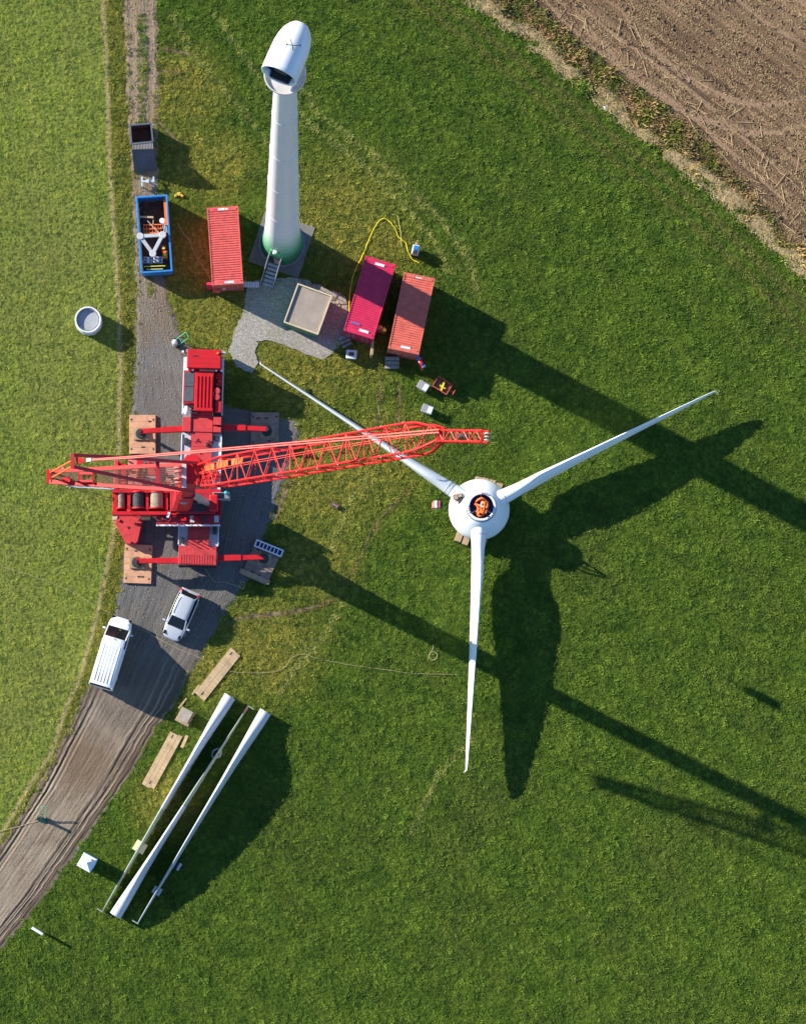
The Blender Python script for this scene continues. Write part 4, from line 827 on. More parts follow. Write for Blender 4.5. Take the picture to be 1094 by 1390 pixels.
# driver's cab
cab = cb('cab', crane_red, (-1.28, 1.36, 7.12, 8.62, .9, 2.85), bevel=.08)
cb('cab_roof', crane_red, (-1.24, 1.32, 7.16, 8.58, 2.86, 2.93), parent=cab, bevel=.03); cb('windscreen', glassm, (-1.15, 1.23, 8.625, 8.66, 1.8, 2.7), parent=cab)
for sg in (-1, 1): cb('side_window', glassm, (sg * 1.3 - .03 + .04, sg * 1.3 + .03 + .04, 7.4, 8.45, 1.8, 2.65), parent=cab); cb('mirror', white, (sg * 1.6 - .1, sg * 1.6 + .06, 8.35, 8.5, 2.2, 2.75), parent=cab)
cb('roof_hatch', dark, (-.85, -.45, 8.05, 8.12, 2.93, 2.96), parent=cab); cb('beacon', orange, (1.0, 1.16, 8.25, 8.4, 2.93, 3.05), parent=cab)
cb('front_bumper', grey, (-1.45, 1.5, 8.66, 8.9, .5, 1.25)); cb('cab_step', white, (-1.5, -1.3, 7.15, 8.2, .8, 1.7), (1.38, 1.55, 7.15, 8.2, .8, 1.6))
for x_ in (-1.2, -.8, 1.0, 1.4): MB().ball((x_, 6.98 + .06, 2.66), .09, .09, .08, 10, 6).build('work_light', white, cr, smooth=True)
cb('exhaust', paint('tan_lagging', (.55, .35, .2), .6, .2), (-.3, .85, 6.98, 7.08, 2.2, 2.7))
MB().lathe((0, 0, 0), [(.16, 0), (.22, .04), (.16, .08)], 14).build('hose_coil', black, cr).location = (1.2, 1.9, 1.75)
for q in ((-.35, 1.7), (.6, 1.65), (-.55, -1.4)): MB().cyl((*q, 1.95), (*q, 2.08), .07, n=8).build('deck_bolt', dark, cr)
mb = MB(); r = random.Random(21)
for yy in (-6.4, -5.2, -4.0, 0.1, 1.2, 3.6): mb.box(-.78, .80, yy, yy + .018, 2.0 if yy > 3 else 1.95, 2.006 if yy > 3 else 1.956)
mb.box(-.42, -.405, -6.4, -3.2, 1.951, 1.957); mb.build('panel_seams', paint('seam_dark_red', (.2, .01, .015), .6, .1), cr)
for k in range(5):
    y0 = r.uniform(-6, 2); s_ = r.choice([-1, 1]); MB().tube([(s_ * .85, y0, 1.78), (s_ * (.95 + .2 * r.random()), y0 + .4, 1.82), (s_ * .9, y0 + 1.0, 1.78), (s_ * 1.2, y0 + 1.5, 1.78)], .028, 6).build('hydraulic_hose', black, cr)
for sx, y0, w_, l_, m_ in ((-1.2, 1.6, .3, .5, dark), (1.2, -1.0, .35, .6, crane_red), (1.25, -5.2, .3, .7, dark), (-1.2, -4.6, .35, .8, steel), (-1.25, -6.1, .25, .4, dark), (.45, 1.4, .2, .3, dark), (-.3, 3.9, .3, .2, dark)): MB().box(sx - w_ / 2, sx + w_ / 2, y0 - l_ / 2, y0 + l_ / 2, 1.7, 2.08).build('tool_locker', m_, cr, bevel=.02)
for k in range(14): q = (r.uniform(-.7, .7), r.uniform(-6.2, 2.2)); MB().box(q[0] - .03, q[0] + .03, q[1] - .05, q[1] + .05, 1.95, 2.0).build('lashing_lug', r.choice([dark, deck_red]), cr)
for k in range(3): MB().tube([(.95 + .12 * k, 5.0, 2.1), (1.0 + .1 * k, 5.8, 2.35), (1.1, 6.6, 2.3)], .03, 6).build('engine_hose', black, cr)
for yy in (7.5, 7.9): MB().box(-1.1, 1.2, yy, yy + .012, 2.931, 2.936).build('roof_seam', paint('seam_dark_red', (.2, .01, .015)), cab)
# outriggers, in world space under the crane's empty
CI = cr.matrix_basis.copy(); CI = (Matrix.Translation(CO) @ Matrix.Rotation(R(-1.8), 4, 'Z')).inverted()
def wb(): return MB()
def wbuild(mb, name, mat, parent=cr, **k):
    mb.v = [CI @ v for v in mb.v]; return mb.build(name, mat, parent, **k)
for xa, ya, xb, yb in ((252, 582, 190, 585.5), (303, 580, 362.5, 582.5), (244, 761, 184.5, 761.5), (295, 758, 358, 756.5)):
    a_, b_ = P(xa, ya, 1.5), P(xb, yb, 1.5); mid_ = a_.lerp(b_, .52)
    br = wbuild(wb().beam(a_, mid_, .44, .5), 'outrigger_beam', crane_red, bevel=.02); wbuild(wb().beam(mid_, b_, .36, .38), 'outrigger_arm', crane_red, br, bevel=.02)
    j = wbuild(wb().cyl((b_.x, b_.y, .45), (b_.x, b_.y, 1.75), .14, n=14), 'jack', dark, br); wbuild(wb().cyl((b_.x, b_.y, .40), (b_.x, b_.y, .52), .42, .36, n=18), 'jack_foot', dark, j)
    wbuild(wb().ob((b_.x + .02, b_.y - .05, .325), (1.15, .85, .15)), 'packing_plate', paint('packing', (.33, .26, .15), .8, .3), j); 
# superstructure
def pb(name, mat, x0, y0, x1, y1, z0, z1, parent=cr, bevel=0):
    a_, b_ = P(x0, y0, z1), P(x1, y1, z1); mb = wb().box(min(a_.x, b_.x), max(a_.x, b_.x), min(a_.y, b_.y), max(a_.y, b_.y), z0, z1)
    return wbuild(mb, name, mat, parent, bevel=bevel)
sup = pb('slewing_platform', crane_red, 153, 664, 300, 700, 2.05, 2.5, bevel=.02)
q = P(270, 682); wbuild(wb().cyl((q.x, q.y, 1.9), (q.x, q.y, 2.08), 1.15, n=32), 'slew_ring', dark)
for sg, (yy) in ((0, 664), (1, 694)): pb('winch_frame', crane_red, 152, yy, 240, yy + 4.5, 2.5, 3.3, sup)
for xx in (157, 175, 199.5, 226): pb('winch_divider', crane_red, xx - 2.2, 668, xx + 2.2, 694, 2.5, 3.15, sup)
ropem = paint('rope_tan', (.30, .24, .17), .8, .3, dirt=(.1, .08, .06), dirt_amt=.6, nscale=4)
for x0, x1, mt in ((159, 169, ropem), (180, 196, paint('rope_dark', (.035, .035, .04), .7, .4)), (204, 222, ropem)):
    a_, b_ = P((x0 + x1) / 2, 668, 2.9), P((x0 + x1) / 2, 690, 2.9); rr = (x1 - x0) / 2 / 17.5
    dr = wbuild(wb().cyl(a_, b_, rr, n=24), 'winch_drum', mt, sup, smooth=True)
    for q in (a_, b_): wbuild(wb().cyl(q - Vector((0, .05, 0)), q + Vector((0, .05, 0)), rr + .1, n=24), 'drum_flange', crane_red, dr)
    mb = wb()
    for k in range(9):
        q = a_.lerp(b_, (k + .5) / 9); mb.lathe((0, 0, 0), [(rr, 0)], 3) if False else mb.cyl(q - Vector((0, .045, 0)), q + Vector((0, .045, 0)), rr + .018, n=20)
    wbuild(mb, 'rope_layers', mt, dr)
r = random.Random(11)
for k in range(20):
    x_ = r.choice([r.uniform(170, 180), r.uniform(197, 204), r.uniform(222, 232), r.uniform(154, 158)]); y_ = r.uniform(666, 694); s_ = r.uniform(1.5, 4)
    pb('hydraulic_unit', r.choice([crane_red, crane_red, dark, steel]), x_, y_, x_ + s_, y_ + s_ * r.uniform(.6, 1.5), 2.5, r.uniform(2.7, 3.3), sup, bevel=.02)
body = pb('machine_house', paint('dark_red_panel', (.33, .015, .03)), 231, 668, 292, 697, 2.5, 3.3, bevel=.04)
pb('house_opening', dark, 256, 678, 281, 694, 3.3, 3.32, body); pb('house_duct', grey, 268, 677, 282, 683, 3.32, 3.6, body); pb('house_panel', deck_red, 240, 671, 255, 690, 3.3, 3.42, body, bevel=.02)
pb('hinge_block', crane_red, 284, 671, 296, 693, 3.0, 3.9, body, bevel=.1)
wk = pb('walkway', paint('dark_red_panel', (.33, .015, .03), .5, .15), 212, 698, 299, 711, 2.3, 2.85, bevel=.02); pb('walkway_edge', white, 212, 712, 299, 714, 2.6, 2.8, wk)
for xx in (258, 291): pb('vent_slats', lgrey, xx, 700, xx + 6, 709, 2.85, 2.92, wk)
q = P(236.5, 700, 3.0); wbuild(wb().ball(q, .15, .15, .15, 14, 8), 'beacon', paint('beacon_red', (.95, .03, .02), .3, .03, dirt_amt=0), wk, smooth=True)
q = P(227.5, 702, 3.1); wbuild(wb().beam(q, q + Vector((.15, .35, .2)), .2, .15), 'floodlight', white, wk)
cabs = pb('operator_cab', paint('cab_grey', (.22, .25, .27), .4, .1), 289, 668, 312, 677, 1.8, 3.4, bevel=.05); pb('cab_window', glassm, 290, 669, 304, 676, 3.4, 3.42, cabs); pb('cab_rail', lgrey, 287, 677.5, 313, 678.5, 3.2, 3.3, cabs)
q = P(307, 669, 3.55); wbuild(wb().ball(q, .16, .16, .14, 12, 8), 'teal_lamp', turq, cabs, smooth=True)
# counterweight side
cwt = pb('counterweight_tray', pink, 154, 640, 198, 663, 1.9, 2.15); 
for (x0, y0, x1, y1, z_, m_) in ((160, 630, 172, 661, 2.9, crane_red), (174, 624, 193, 640, 2.7, pink), (174, 643, 194, 661, 2.9, pink), (197, 628, 214, 645, 2.5, deck_red), (216, 628, 247, 661, 2.2, paint('deck_beige', (.38, .24, .22), .8, .2)), (198, 646, 214, 661, 2.6, paint('deck_beige', (.4, .34, .31))), (155, 624, 161, 662, 3.0, deck_red)):
    pb('counterweight_slab', m_, x0, y0, x1, y1, 1.9, z_, cwt, bevel=.05)
for k in range(26):
    x_, y_ = r.uniform(158, 246), r.uniform(625, 660); s_ = r.uniform(1.2, 4)
    pb('fitting', r.choice([crane_red, crane_red, deck_red, dark, boom_red]), x_, y_, x_ + s_, y_ + s_ * r.uniform(.5, 1.4), 2.3, r.uniform(2.7, 3.2), cwt, bevel=.02)
r = random.Random(33)
for k in range(12):
    xa, ya = r.uniform(160, 235), r.choice([r.uniform(625, 662), r.uniform(690, 700)]); pts = [P(xa, ya, 2.9)]
    for j in range(3): xa += r.uniform(3, 9); ya += r.uniform(-5, 5); pts.append(P(xa, ya, 3.0 + .3 * r.random()))
    wbuild(wb().tube(pts, .03, 6), 'hydraulic_hose', r.choice([black, dark, crane_red]), cwt)
for k in range(9): x_ = 214 + k * 9; pb('guard_post', white if k % 2 else crane_red, x_, 711.5, x_ + .9, 712.4, 2.8, 3.5, wk)
for x_, y_, w_, h_, m_ in ((262, 701, 8, 5, crane_red), (275, 700, 5, 7, dark), (222, 701, 6, 4, dark), (246, 701, 7, 6, crane_red)): pb('control_box', m_, x_, y_, x_ + w_, y_ + h_, 2.85, 3.05, wk, bevel=.02)
# main boom (telescopic, almost upright), its head V carries two back struts and the luffing lattice jib
def bars(lst, name, mat, parent=cr):
    mb = wb()
    for (xa, ya, za), (xb, yb, zb_), w_ in lst: mb.beam(P(xa, ya, za), P(xb, yb, zb_), w_)
    return wbuild(mb, name, mat, parent)
def W3(x_, y_, z_): return Vector((*P2(x_, y_), z_))     # ground-plan photo pixels plus height
ZV = 23.0; V0, VB = W3(274, 690, ZV), W3(248, 689, 2.6)
def sect(c_, w_, h_): return [c_ + Vector((i * w_ / 2, j * h_ / 2, 0)) for i, j in ((-1, -.7), (-.6, -1), (.6, -1), (1, -.7), (1, .7), (.6, 1), (-.6, 1), (-1, .7))]
mainb = wbuild(wb().loft([sect(VB, 1.45, 1.35), sect(VB.lerp(V0, .42), 1.3, 1.25)]), 'main_boom', crane_red)
wbuild(wb().loft([sect(VB.lerp(V0, .42), 1.38, 1.33), sect(VB.lerp(V0, .44), 1.38, 1.33)]), 'boom_collar', paint('dark_red_panel', (.33, .015, .03)), mainb)
wbuild(wb().loft([sect(VB.lerp(V0, .43), 1.12, 1.1), sect(V0, 1.05, 1.05)]), 'boom_section', crane_red, mainb)
wbuild(wb().beam(W3(286, 690, 3.0), VB.lerp(V0, .40), .38), 'luffing_cylinder', steel, mainb)
wbuild(wb().loft([sect(V0 + Vector((0, 0, -1.2)), 1.5, 2.0), sect(V0 + Vector((0, 0, .2)), 1.1, 2.0)]), 'boom_head_box', crane_red, mainb)
q = P(249.5, 677, 9); wbuild(wb().cyl(q, q + Vector((0, 0, .1)), .42, n=24), 'step_disc', lgrey, mainb)
bars([((250, 628, ZV + .3), (250, 662, ZV + .3), .30)], 'pivot_axle', lgrey, mainb)
for yy, rr in ((635, .36), (640, .3), (650, .36), (655, .3)):
    q = P(243, yy, ZV + .4); wbuild(wb().cyl(q - Vector((0, .05, 0)), q + Vector((0, .05, 0)), rr, n=20), 'head_sheave', pink, mainb)
ZA, ZB = 18.2, 27.3
orangem = paint('boom_orange', (.85, .14, .03), .45, .1)
af = bars([((67, 640, ZA), (184, 633.5, 21.2), .24), ((184, 633.5, 21.2), (252, 630, ZV), .24), ((67, 654, ZA), (252, 665.5, ZV), .27), ((66.5, 638, ZA), (66.5, 656, ZA), .30)], 'lower_back_strut', boom_red)
bars([((108, 641, 19.7), (108, 655, 19.7), .16), ((126, 640, 20.1), (126, 656, 20.1), .12), ((108, 642.5, 19.7), (127, 642.5, 20.1), .16), ((108, 653, 19.7), (127, 653, 20.1), .16)], 'tie_frame', crane_red, af)
bars([((85, 634, ZA + .5), (85, 653, ZA + .4), .10)], 'grey_spacer', lgrey, af)
bars([((85, 650.5, 19.2), (96, 652, 19.3), .28)], 'rope_pulley_box', crane_red, af)
bars([((70, 640.5, ZA + .2), (98, 625, ZB - 1), .09), ((71, 648, ZA + .2), (98, 633, ZB - 1), .09)], 'link_rod', orangem, af)
bars([((190, 623.5, 21.0), (189.5, 650, 21.0), .40)], 'cross_beam', crane_red, af); bars([((186.5, 632, 21.25), (186.5, 648, 21.25), .16)], 'cross_beam', orangem, af)
for yy in (640, 647, 653): bars([((69, yy, ZA + .15), (72, yy, ZA + .15), .22)], 'tip_sheave_block', dark, af)
mb = wb()
for k in range(11):
    yy = 642 + k * 1.15; y2 = 634 + k * 2.6; mb.tube([P(70, yy, ZA + .1), P(247, y2, ZV + .2)], .026, 4)
wbuild(mb, 'strut_reeving', rust, af)
af2 = bars([((99.5, 617.5, ZB), (175, 621.5, 25.8), .2), ((175, 621.5, 25.8), (272, 629, ZV), .2), ((99.5, 633.5, ZB), (262, 668, ZV - .3), .22), ((98.5, 616, ZB), (98.5, 635, ZB), .24)], 'upper_back_strut', paint('strut_dark_red', (.48, .022, .03), .45, .1))
bars([((214, 625, 24.6), (214, 656, 24.4), .26)], 'cross_beam', paint('strut_dark_red', (.5, .02, .03)), af2)
wbuild(wb().add([P(103, 619, ZB), P(118, 624.5, ZB + .1), P(104, 631, ZB)], [(0, 1, 2)]), 'yoke_plate', boom_red, af2).modifiers.new('s', 'SOLIDIFY').thickness = .08
bars([((118, 624.5, ZB + .2), (124, 624, ZB + .3), .22)], 'yoke_pin', white, af2)
bars([((90, 659.5, 3.2), (155, 663.5, 3.2), .14)], 'white_pole', lgrey)
wbuild(wb().tube([P(68, 652, ZA), P(156, 678, 3.2)], .018, 4).tube([P(70, 652, ZA), P(158, 683, 3.2)], .018, 4).tube([P(120, 655, 19.6), P(190, 674, 3.2)], .018, 4), 'winch_ropes', dark)
bars([((90, 658.5, 17.8), (160, 662, 18.6), .10)], 'silver_rod', lgrey, af)
# luffing lattice jib
Ft, Hd = P(272, 646, ZV), P(598, 589.5, 41.0)
dvec = (Hd - Ft); d_ = dvec.normalized()
wv = Vector((0, -1, 0)); wv = (wv - d_ * wv.dot(d_)).normalized(); nv = wv.cross(d_).normalized()
if nv.z < 0: nv = -nv
def hw(t_): return .90 * (1 if t_ > .10 else .80 + 2.0 * t_) * (1 if t_ < .93 else max(.42, 1 - (t_ - .93) * 8))
def hd(t_): return .78 * (1 if t_ > .14 else .35 + 4.6 * t_) * (1 if t_ < .93 else max(.45, 1 - (t_ - .93) * 8))
def node(t_, a, b_): return Ft + dvec * t_ + wv * a * hw(t_) + nv * b_ * hd(t_)
NP = 26; ts_ = [0.0] + [((i + .5) / NP) for i in range(NP)] + [1.0]
boom = None
for a, b_ in ((-1, -1), (1, -1), (1, 1), (-1, 1)):
    mb = wb(); mb.tube([node(t_, a, b_) for t_ in ts_], .075, 8)
    o_ = wbuild(mb, 'jib_chord', boom_red, boom or cr, smooth=True)
    if boom is None: boom = o_
faces = (((-1, 1), (1, 1)), ((-1, -1), (1, -1)), ((-1, -1), (-1, 1)), ((1, -1), (1, 1)))
lace = paint('lacing_red', (.70, .06, .05), .45, .1, spec=.3)
for fi, (p_, q_) in enumerate(faces):
    mb = wb()
    for i in range(len(ts_) - 1):
        t0, t1_ = ts_[i], ts_[i + 1]; u0, u1 = (p_, q_) if i % 2 == 0 else (q_, p_)
        mb.cyl(node(t0, *u0), node(t1_, *u1), .033, n=6, caps=False)
        if i % 6 == 0 or (fi >= 2 and i % 3 == 0): mb.cyl(node(t0, *p_), node(t0, *q_), .036, n=6, caps=False)
    wbuild(mb, 'jib_lacing', lace if fi == 0 else boom_red, boom)
for t0, t1_ in ((.035, .085), (.10, .155), (.175, .225)):
    o_ = wbuild(wb().add([node(t0, -.72, .7), node(t1_, -.72, .7), node(t1_, -.25, .7), node(t0, -.25, .7)], [(0, 1, 2, 3)]), 'jib_platform', orangem, boom); m_ = o_.modifiers.new('s', 'SOLIDIFY'); m_.thickness = .05
r = random.Random(8); mb = wb()
for k in range(14): mb.tube([node(.0, -.7 + .1 * k, .1), node(.03 + .004 * k, r.uniform(-.7, .7), .6), node(.09, r.uniform(-.8, .8), r.uniform(-.8, .6))], .035, 5)
wbuild(mb, 'foot_pipes', crane_red, boom)
mb = wb()
for k in range(10): c_ = node(r.uniform(.0, .08), r.uniform(-.8, .8), r.uniform(-.5, .3)); mb.ob(c_, (r.uniform(.1, .4), r.uniform(.1, .4), .2), r.random())
wbuild(mb, 'foot_fittings', crane_red, boom)
mb = wb().tube([node(t_, -.25, .95) for t_ in (0, .3, .6, .97)], .03, 5).tube([node(t_, -.1, .95) for t_ in (0, .3, .6, .97)], .022, 5); wbuild(mb, 'hoist_rope', lace, boom)
mb = wb()
for k in range(1, 8): q = node(.30 + .085 * k, -1.0, 1.05); mb.tube([q, q + Vector((.0, .12, .08))], .02, 4); q = node(.30 + .085 * k, 1.0, 1.05); mb.tube([q, q + Vector((.0, -.12, .08))], .02, 4)
wbuild(mb, 'rope_guides', lgrey, boom)
T0, T1 = P(598, 591.5, 41.3), P(659, 592.5, 44.2); dv2 = T1 - T0; d2 = dv2.normalized(); w2 = (wv - d2 * wv.dot(d2)).normalized(); n2 = w2.cross(d2)
if n2.z < 0: n2 = -n2
def nd2(t_, a, b_): return T0 + dv2 * t_ + w2 * a * .33 + n2 * b_ * .28
hdp = bars([((597, 582, 41.4), (597, 601, 41.4), .26)], 'jib_head', crane_red)
for a, b_ in ((-1, -1), (1, -1), (1, 1), (-1, 1)): wbuild(wb().tube([node(.99, a, b_), nd2(0, a, b_), nd2(1, a, b_)], .065, 8), 'head_chord', boom_red, hdp, smooth=True)
mb = wb(); n_ = 7
for p_, q_ in faces:
    for i in range(n_):
        u0, u1 = (p_, q_) if i % 2 == 0 else (q_, p_); mb.cyl(nd2(i / n_, *u0), nd2((i + 1) / n_, *u1), .028, n=5, caps=False)
        if i % 2: mb.cyl(nd2(i / n_, *p_), nd2(i / n_, *q_), .026, n=5, caps=False)
wbuild(mb, 'head_lacing', lace, hdp)
o_ = wbuild(wb().tube([nd2(.35, 0, 0), nd2(.62, 0, 0)], .14, 8), 'head_winch', dark, hdp)
for k in (-.2, 0, .2): c_ = T0 + dv2 * 1.04; wbuild(wb().cyl(c_ + w2 * (k - .04), c_ + w2 * (k + .04), .22, n=20), 'tip_sheave', paint('sheave_tan', (.45, .38, .32), .6, .2), hdp)
wbuild(wb().beam(nd2(1.0, -1.1, 1.1), nd2(1.0, 1.1, 1.1), .12), 'tip_cross_bar', crane_red, hdp)
for oy in (0, 2.6):
    wbuild(wb().tube([P(122, 623.5 + oy * .5, ZB + .25), P(180, 619.5 + oy * .8, ZB + 2.3), P(596, 583 + oy * 1.5, 41.8)], .05, 6), 'pendant_bar', paint('pendant_pink', (.68, .09, .07), .45, .1), cr)
# hook block hanging from the jib tip on its rope
ht = T0 + dv2 * 1.04; hb = thing('hook_block', 'red and white hook block hanging in front of the rotor hub on thin ropes', 'hook block', P(592, 686.5, 11.2))
MB().box(-.30, .26, -.24, .24, -.2, 1.0).build('block', pink, hb, bevel=.05); MB().box(-.2, .0, -.26, .26, .5, 1.04).build('white_band', wp, hb); MB().box(.27, .42, -.2, .2, .1, .9).build('sheave_case', rust, hb, bevel=.03)
MB().tube([(0, 0, -.2), (0, 0, -.5), (.12, 0, -.7), (.0, 0, -.88), (-.12, 0, -.75)], .05).build('hook', dark, hb)
rp = ht - hb.location; MB().tube([(-.08, 0, 1.0), (rp.x - .1, rp.y, rp.z - .1)], .012, 4).tube([(.08, 0, 1.0), (rp.x + .1, rp.y, rp.z - .1)], .012, 4).build('ropes', dark, hb)
# ballast tray beside the winches
o = thing('ballast_tray', 'red tapered ballast plate standing free at the lower left of the crane', 'ballast plate', G(174, 718, .9)); ol = Vector((*o.location[:2], 0))
poly = [P(*q, .9)[:2] for q in ((160, 700), (188, 700), (193, 708), (187, 735), (182, 739), (171, 738), (156, 709))]
MB(ol).prism(poly, .05, .9).build('plate', deck_red, o, bevel=.03); q = P(174, 716, .95); MB(ol).cyl((q.x, q.y, .9), (q.x, q.y, .94), .13, n=3).build('lifting_hole', black, o)
for q in ((161, 706), (187, 704), (176, 736)): q = P(*q, .95); MB(ol).cyl((q.x, q.y, .9), (q.x, q.y, 1.02), .12, n=12).build('lug', deck_red, o)
o = thing('ballast_plate', 'pale pinkish slab at the left end of the winches, beside the ballast plate', 'slab', G(158, 697, .9)); MB().box(-.28, .25, -.5, .45, 0, .9).build('slab', paint('pale_pink', (.55, .38, .33), .8, .15), o, bevel=.03)
o = thing('pulley_block', 'tan pulley block hanging below the winch row', 'pulley block', G(197, 698, 1.8)); MB().box(-.4, .35, -.3, .2, .0, 1.8).build('housing', paint('tan_block', (.55, .42, .2), .6, .2), o, bevel=.05); MB().cyl((0, -.05, 1.8), (0, -.05, 1.86), .14, n=14).build('pin', dark, o)

# outrigger mats
def mat_(cx, cy, w_, l_, rot, label, m_, h_=.25):
    o = thing('outrigger_mat', label, 'outrigger mat', P(cx, cy, h_), R(rot), 'mats under the crane outriggers'); o.location.z = 0
    MB().box(-w_ / 2, w_ / 2, -l_ / 2, l_ / 2, 0, h_).build('mat', m_, o, bevel=.02)
    r_ = random.Random(int(cx))
    for sx in (-1, 1):
        for sy in (-1, 1): MB().box(sx * w_ * .42 - .07, sx * w_ * .42 + .07, sy * l_ * .38 - .07, sy * l_ * .38 + .07, h_, h_ + .006).build('lifting_slot', black, o)
    for k in range(3): a, c_ = r_.uniform(-.3, .3) * w_, r_.choice([-.33, .33]) * l_; MB().box(a - .12, a + .12, c_ - .06 + k * .001, c_ + .06, h_, h_ + .0062 + k * .002).build('lifting_slot', black, o)
    n_ = int(l_ / .45)
    mb = MB()
    for k in range(1, n_): yy = -l_ / 2 + l_ * k / n_; mb.box(-w_ / 2 + .02, w_ / 2 - .02, yy - .006, yy + .006, h_ + .0005, h_ + .003)
    mb.build('joints', rust, o); return o
mat_(193.5, 589.5, 2.05, 3.05, 0, 'orange-brown mat under the upper left outrigger', mat_plate)
mat_(187.5, 765.5, 2.15, 3.05, -2, 'orange-brown mat under the lower left outrigger', mat_plate)
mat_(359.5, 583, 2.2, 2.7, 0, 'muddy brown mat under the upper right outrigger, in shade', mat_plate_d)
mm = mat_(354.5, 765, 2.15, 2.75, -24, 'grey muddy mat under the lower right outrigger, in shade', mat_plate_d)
o = thing('timber_beam', 'long pale timber along the lower edge of the lower right outrigger mat', 'timber', P(346, 783), R(-23)); MB().box(-1.25, 1.25, -.18, .18, 0, .34).build('beam', plank2, o, bevel=.02)
o = thing('ladder_rack', 'white framed rack with six dark cells above the lower right outrigger mat', 'rack', P(365, 744, .5), R(-22)); o.location.z = .26
MB().box(-1.15, 1.15, .2, .3, 0, .22).box(-1.15, 1.15, -.3, -.2, 0, .22).box(-1.15, -1.05, -.2, .2, 0, .215).box(1.05, 1.15, -.2, .2, 0, .215).build('frame', white, o)
mb = MB()
for k in range(1, 7): mb.box(-1.05 + k * .3 - .035, -1.05 + k * .3 + .035, -.2, .2, 0, .2)
mb.build('rungs', white, o); MB().box(-1.05, 1.05, -.2, .2, 0.0, .02).build('tray', navy, o)

# ------------------------------------------------------------------ cars
def vehicle(name, label, cat, cx, cy, rot, L_, W, zr, st, gh, roofm=white, van=False):
    g0 = G(cx, cy, zr * .8); o = thing(name, label, cat, (g0.x, g0.y, 0), R(rot))
    # st: (x, halfwidth, z of shoulder) ; x from rear(-) to front(+)
    rings = []
    for x_, hw_, zs in st:
        w_ = hw_; rings.append([(x_, -w_ * .9, .28), (x_, -w_, .5), (x_, -w_ * 1.0, zs * .72), (x_, -w_ * .93, zs * .97), (x_, -w_ * .6, zs), (x_, 0, zs * 1.02), (x_, w_ * .6, zs), (x_, w_ * .93, zs * .97), (x_, w_, zs * .72), (x_, w_, .5), (x_, w_ * .9, .28)])
    bd = MB().loft(rings).build('body', roofm, o, smooth=True, bevel=0)
    sb = bd.modifiers.new('ss', 'SUBSURF'); sb.levels = 1; sb.render_levels = 2
    # gh: greenhouse rings (x, halfwidth bottom, halfwidth top, z bottom, z top)
    rings = [[(x_, -wb_, z0), (x_, -(wb_ + wt) / 2, (z0 + z1) / 2), (x_, -wt, z1), (x_, wt, z1), (x_, (wb_ + wt) / 2, (z0 + z1) / 2), (x_, wb_, z0)] for x_, wb_, wt, z0, z1 in gh]
    gl = MB().loft(rings).build('windows', glassm, o)
    rf = [q for q in gh if q[4] > zr - .145]
    rings = [[(x_, -wt - .03, z1 - .02), (x_, -wt * .92, z1 + .03), (x_, -wt * .5, z1 + .055), (x_, 0, z1 + .06), (x_, wt * .5, z1 + .055), (x_, wt * .92, z1 + .03), (x_, wt + .03, z1 - .02), (x_, 0, z1 - .05)] for x_, wb_, wt, z0, z1 in rf]
    roof = MB().loft(rings).build('roof', roofm, o, smooth=True)
    mb = MB()
    xs_ = (gh[0], rf[0]), (gh[-1], rf[-1])
    for lo_, hi_ in xs_:
        for sg in (-1, 1): mb.beam((lo_[0], sg * (lo_[1] - .0), lo_[3] + .01), (hi_[0], sg * (hi_[2] + .01), hi_[4]), .09, .07)
    mb.build('pillars', roofm, o)
    for xx in (-L_ * .31, L_ * .31):
        for sg in (-1, 1):
            w_ = MB().cyl((xx, sg * (W / 2 - .24), .32), (xx, sg * (W / 2 - .01), .32), .32, n=24).build('wheel', black, o); MB().cyl((xx, sg * (W / 2 - .05), .32), (xx, sg * (W / 2 + .005), .32), .2, n=16).build('rim', lgrey, w_)
    for sg in (-1, 1):
        fx = gh[-1][0] - .05 if not van else gh[-1][0] - .15
        MB().ob((fx - .15, sg * (W / 2 + .13), gh[-1][3] + .08), (.14, .24, .16)).build('mirror', roofm, o, bevel=.03)
    return o, roof
car, rf_ = vehicle('parked_car', 'silver white hatchback parked on the dark gravel below the crane', 'car', 245, 834.5, -113.5, 4.15, 1.78, 1.5,
    [(-2.06, .62, .75), (-1.98, .78, .92), (-1.6, .87, .96), (-.6, .89, .95), (.4, .885, .94), (.95, .87, .92), (1.5, .82, .84), (1.85, .72, .74), (2.0, .55, .62), (2.06, .35, .5)],
    [(-1.86, .74, .60, .95, 1.12), (-1.5, .8, .60, .95, 1.42), (-1.0, .82, .62, .95, 1.46), (.0, .82, .63, .94, 1.47), (.28, .82, .61, .94, 1.42), (1.05, .72, .66, .92, .96)], roofm=paint('silver_car', (.62, .64, .68), .22, .03, metal=.3, dirt_amt=.08))
for sg in (-1, 1): MB().ob((-1.82, sg * .72, 1.0), (.26, .17, .22)).build('tail_light', redlens, car, bevel=.03); MB().ob((1.68, sg * .62, .78), (.3, .2, .12)).build('headlight', glassm, car, bevel=.03); MB().tube([(-1.3, sg * .57, 1.53), (.1, sg * .58, 1.54)], .02).build('roof_rail', black, car)
MB().ob((-1.98, 0, .62), (.2, 1.5, .35)).build('rear_bumper', paint('silver_car', (1, 1, 1)), car, bevel=.05)
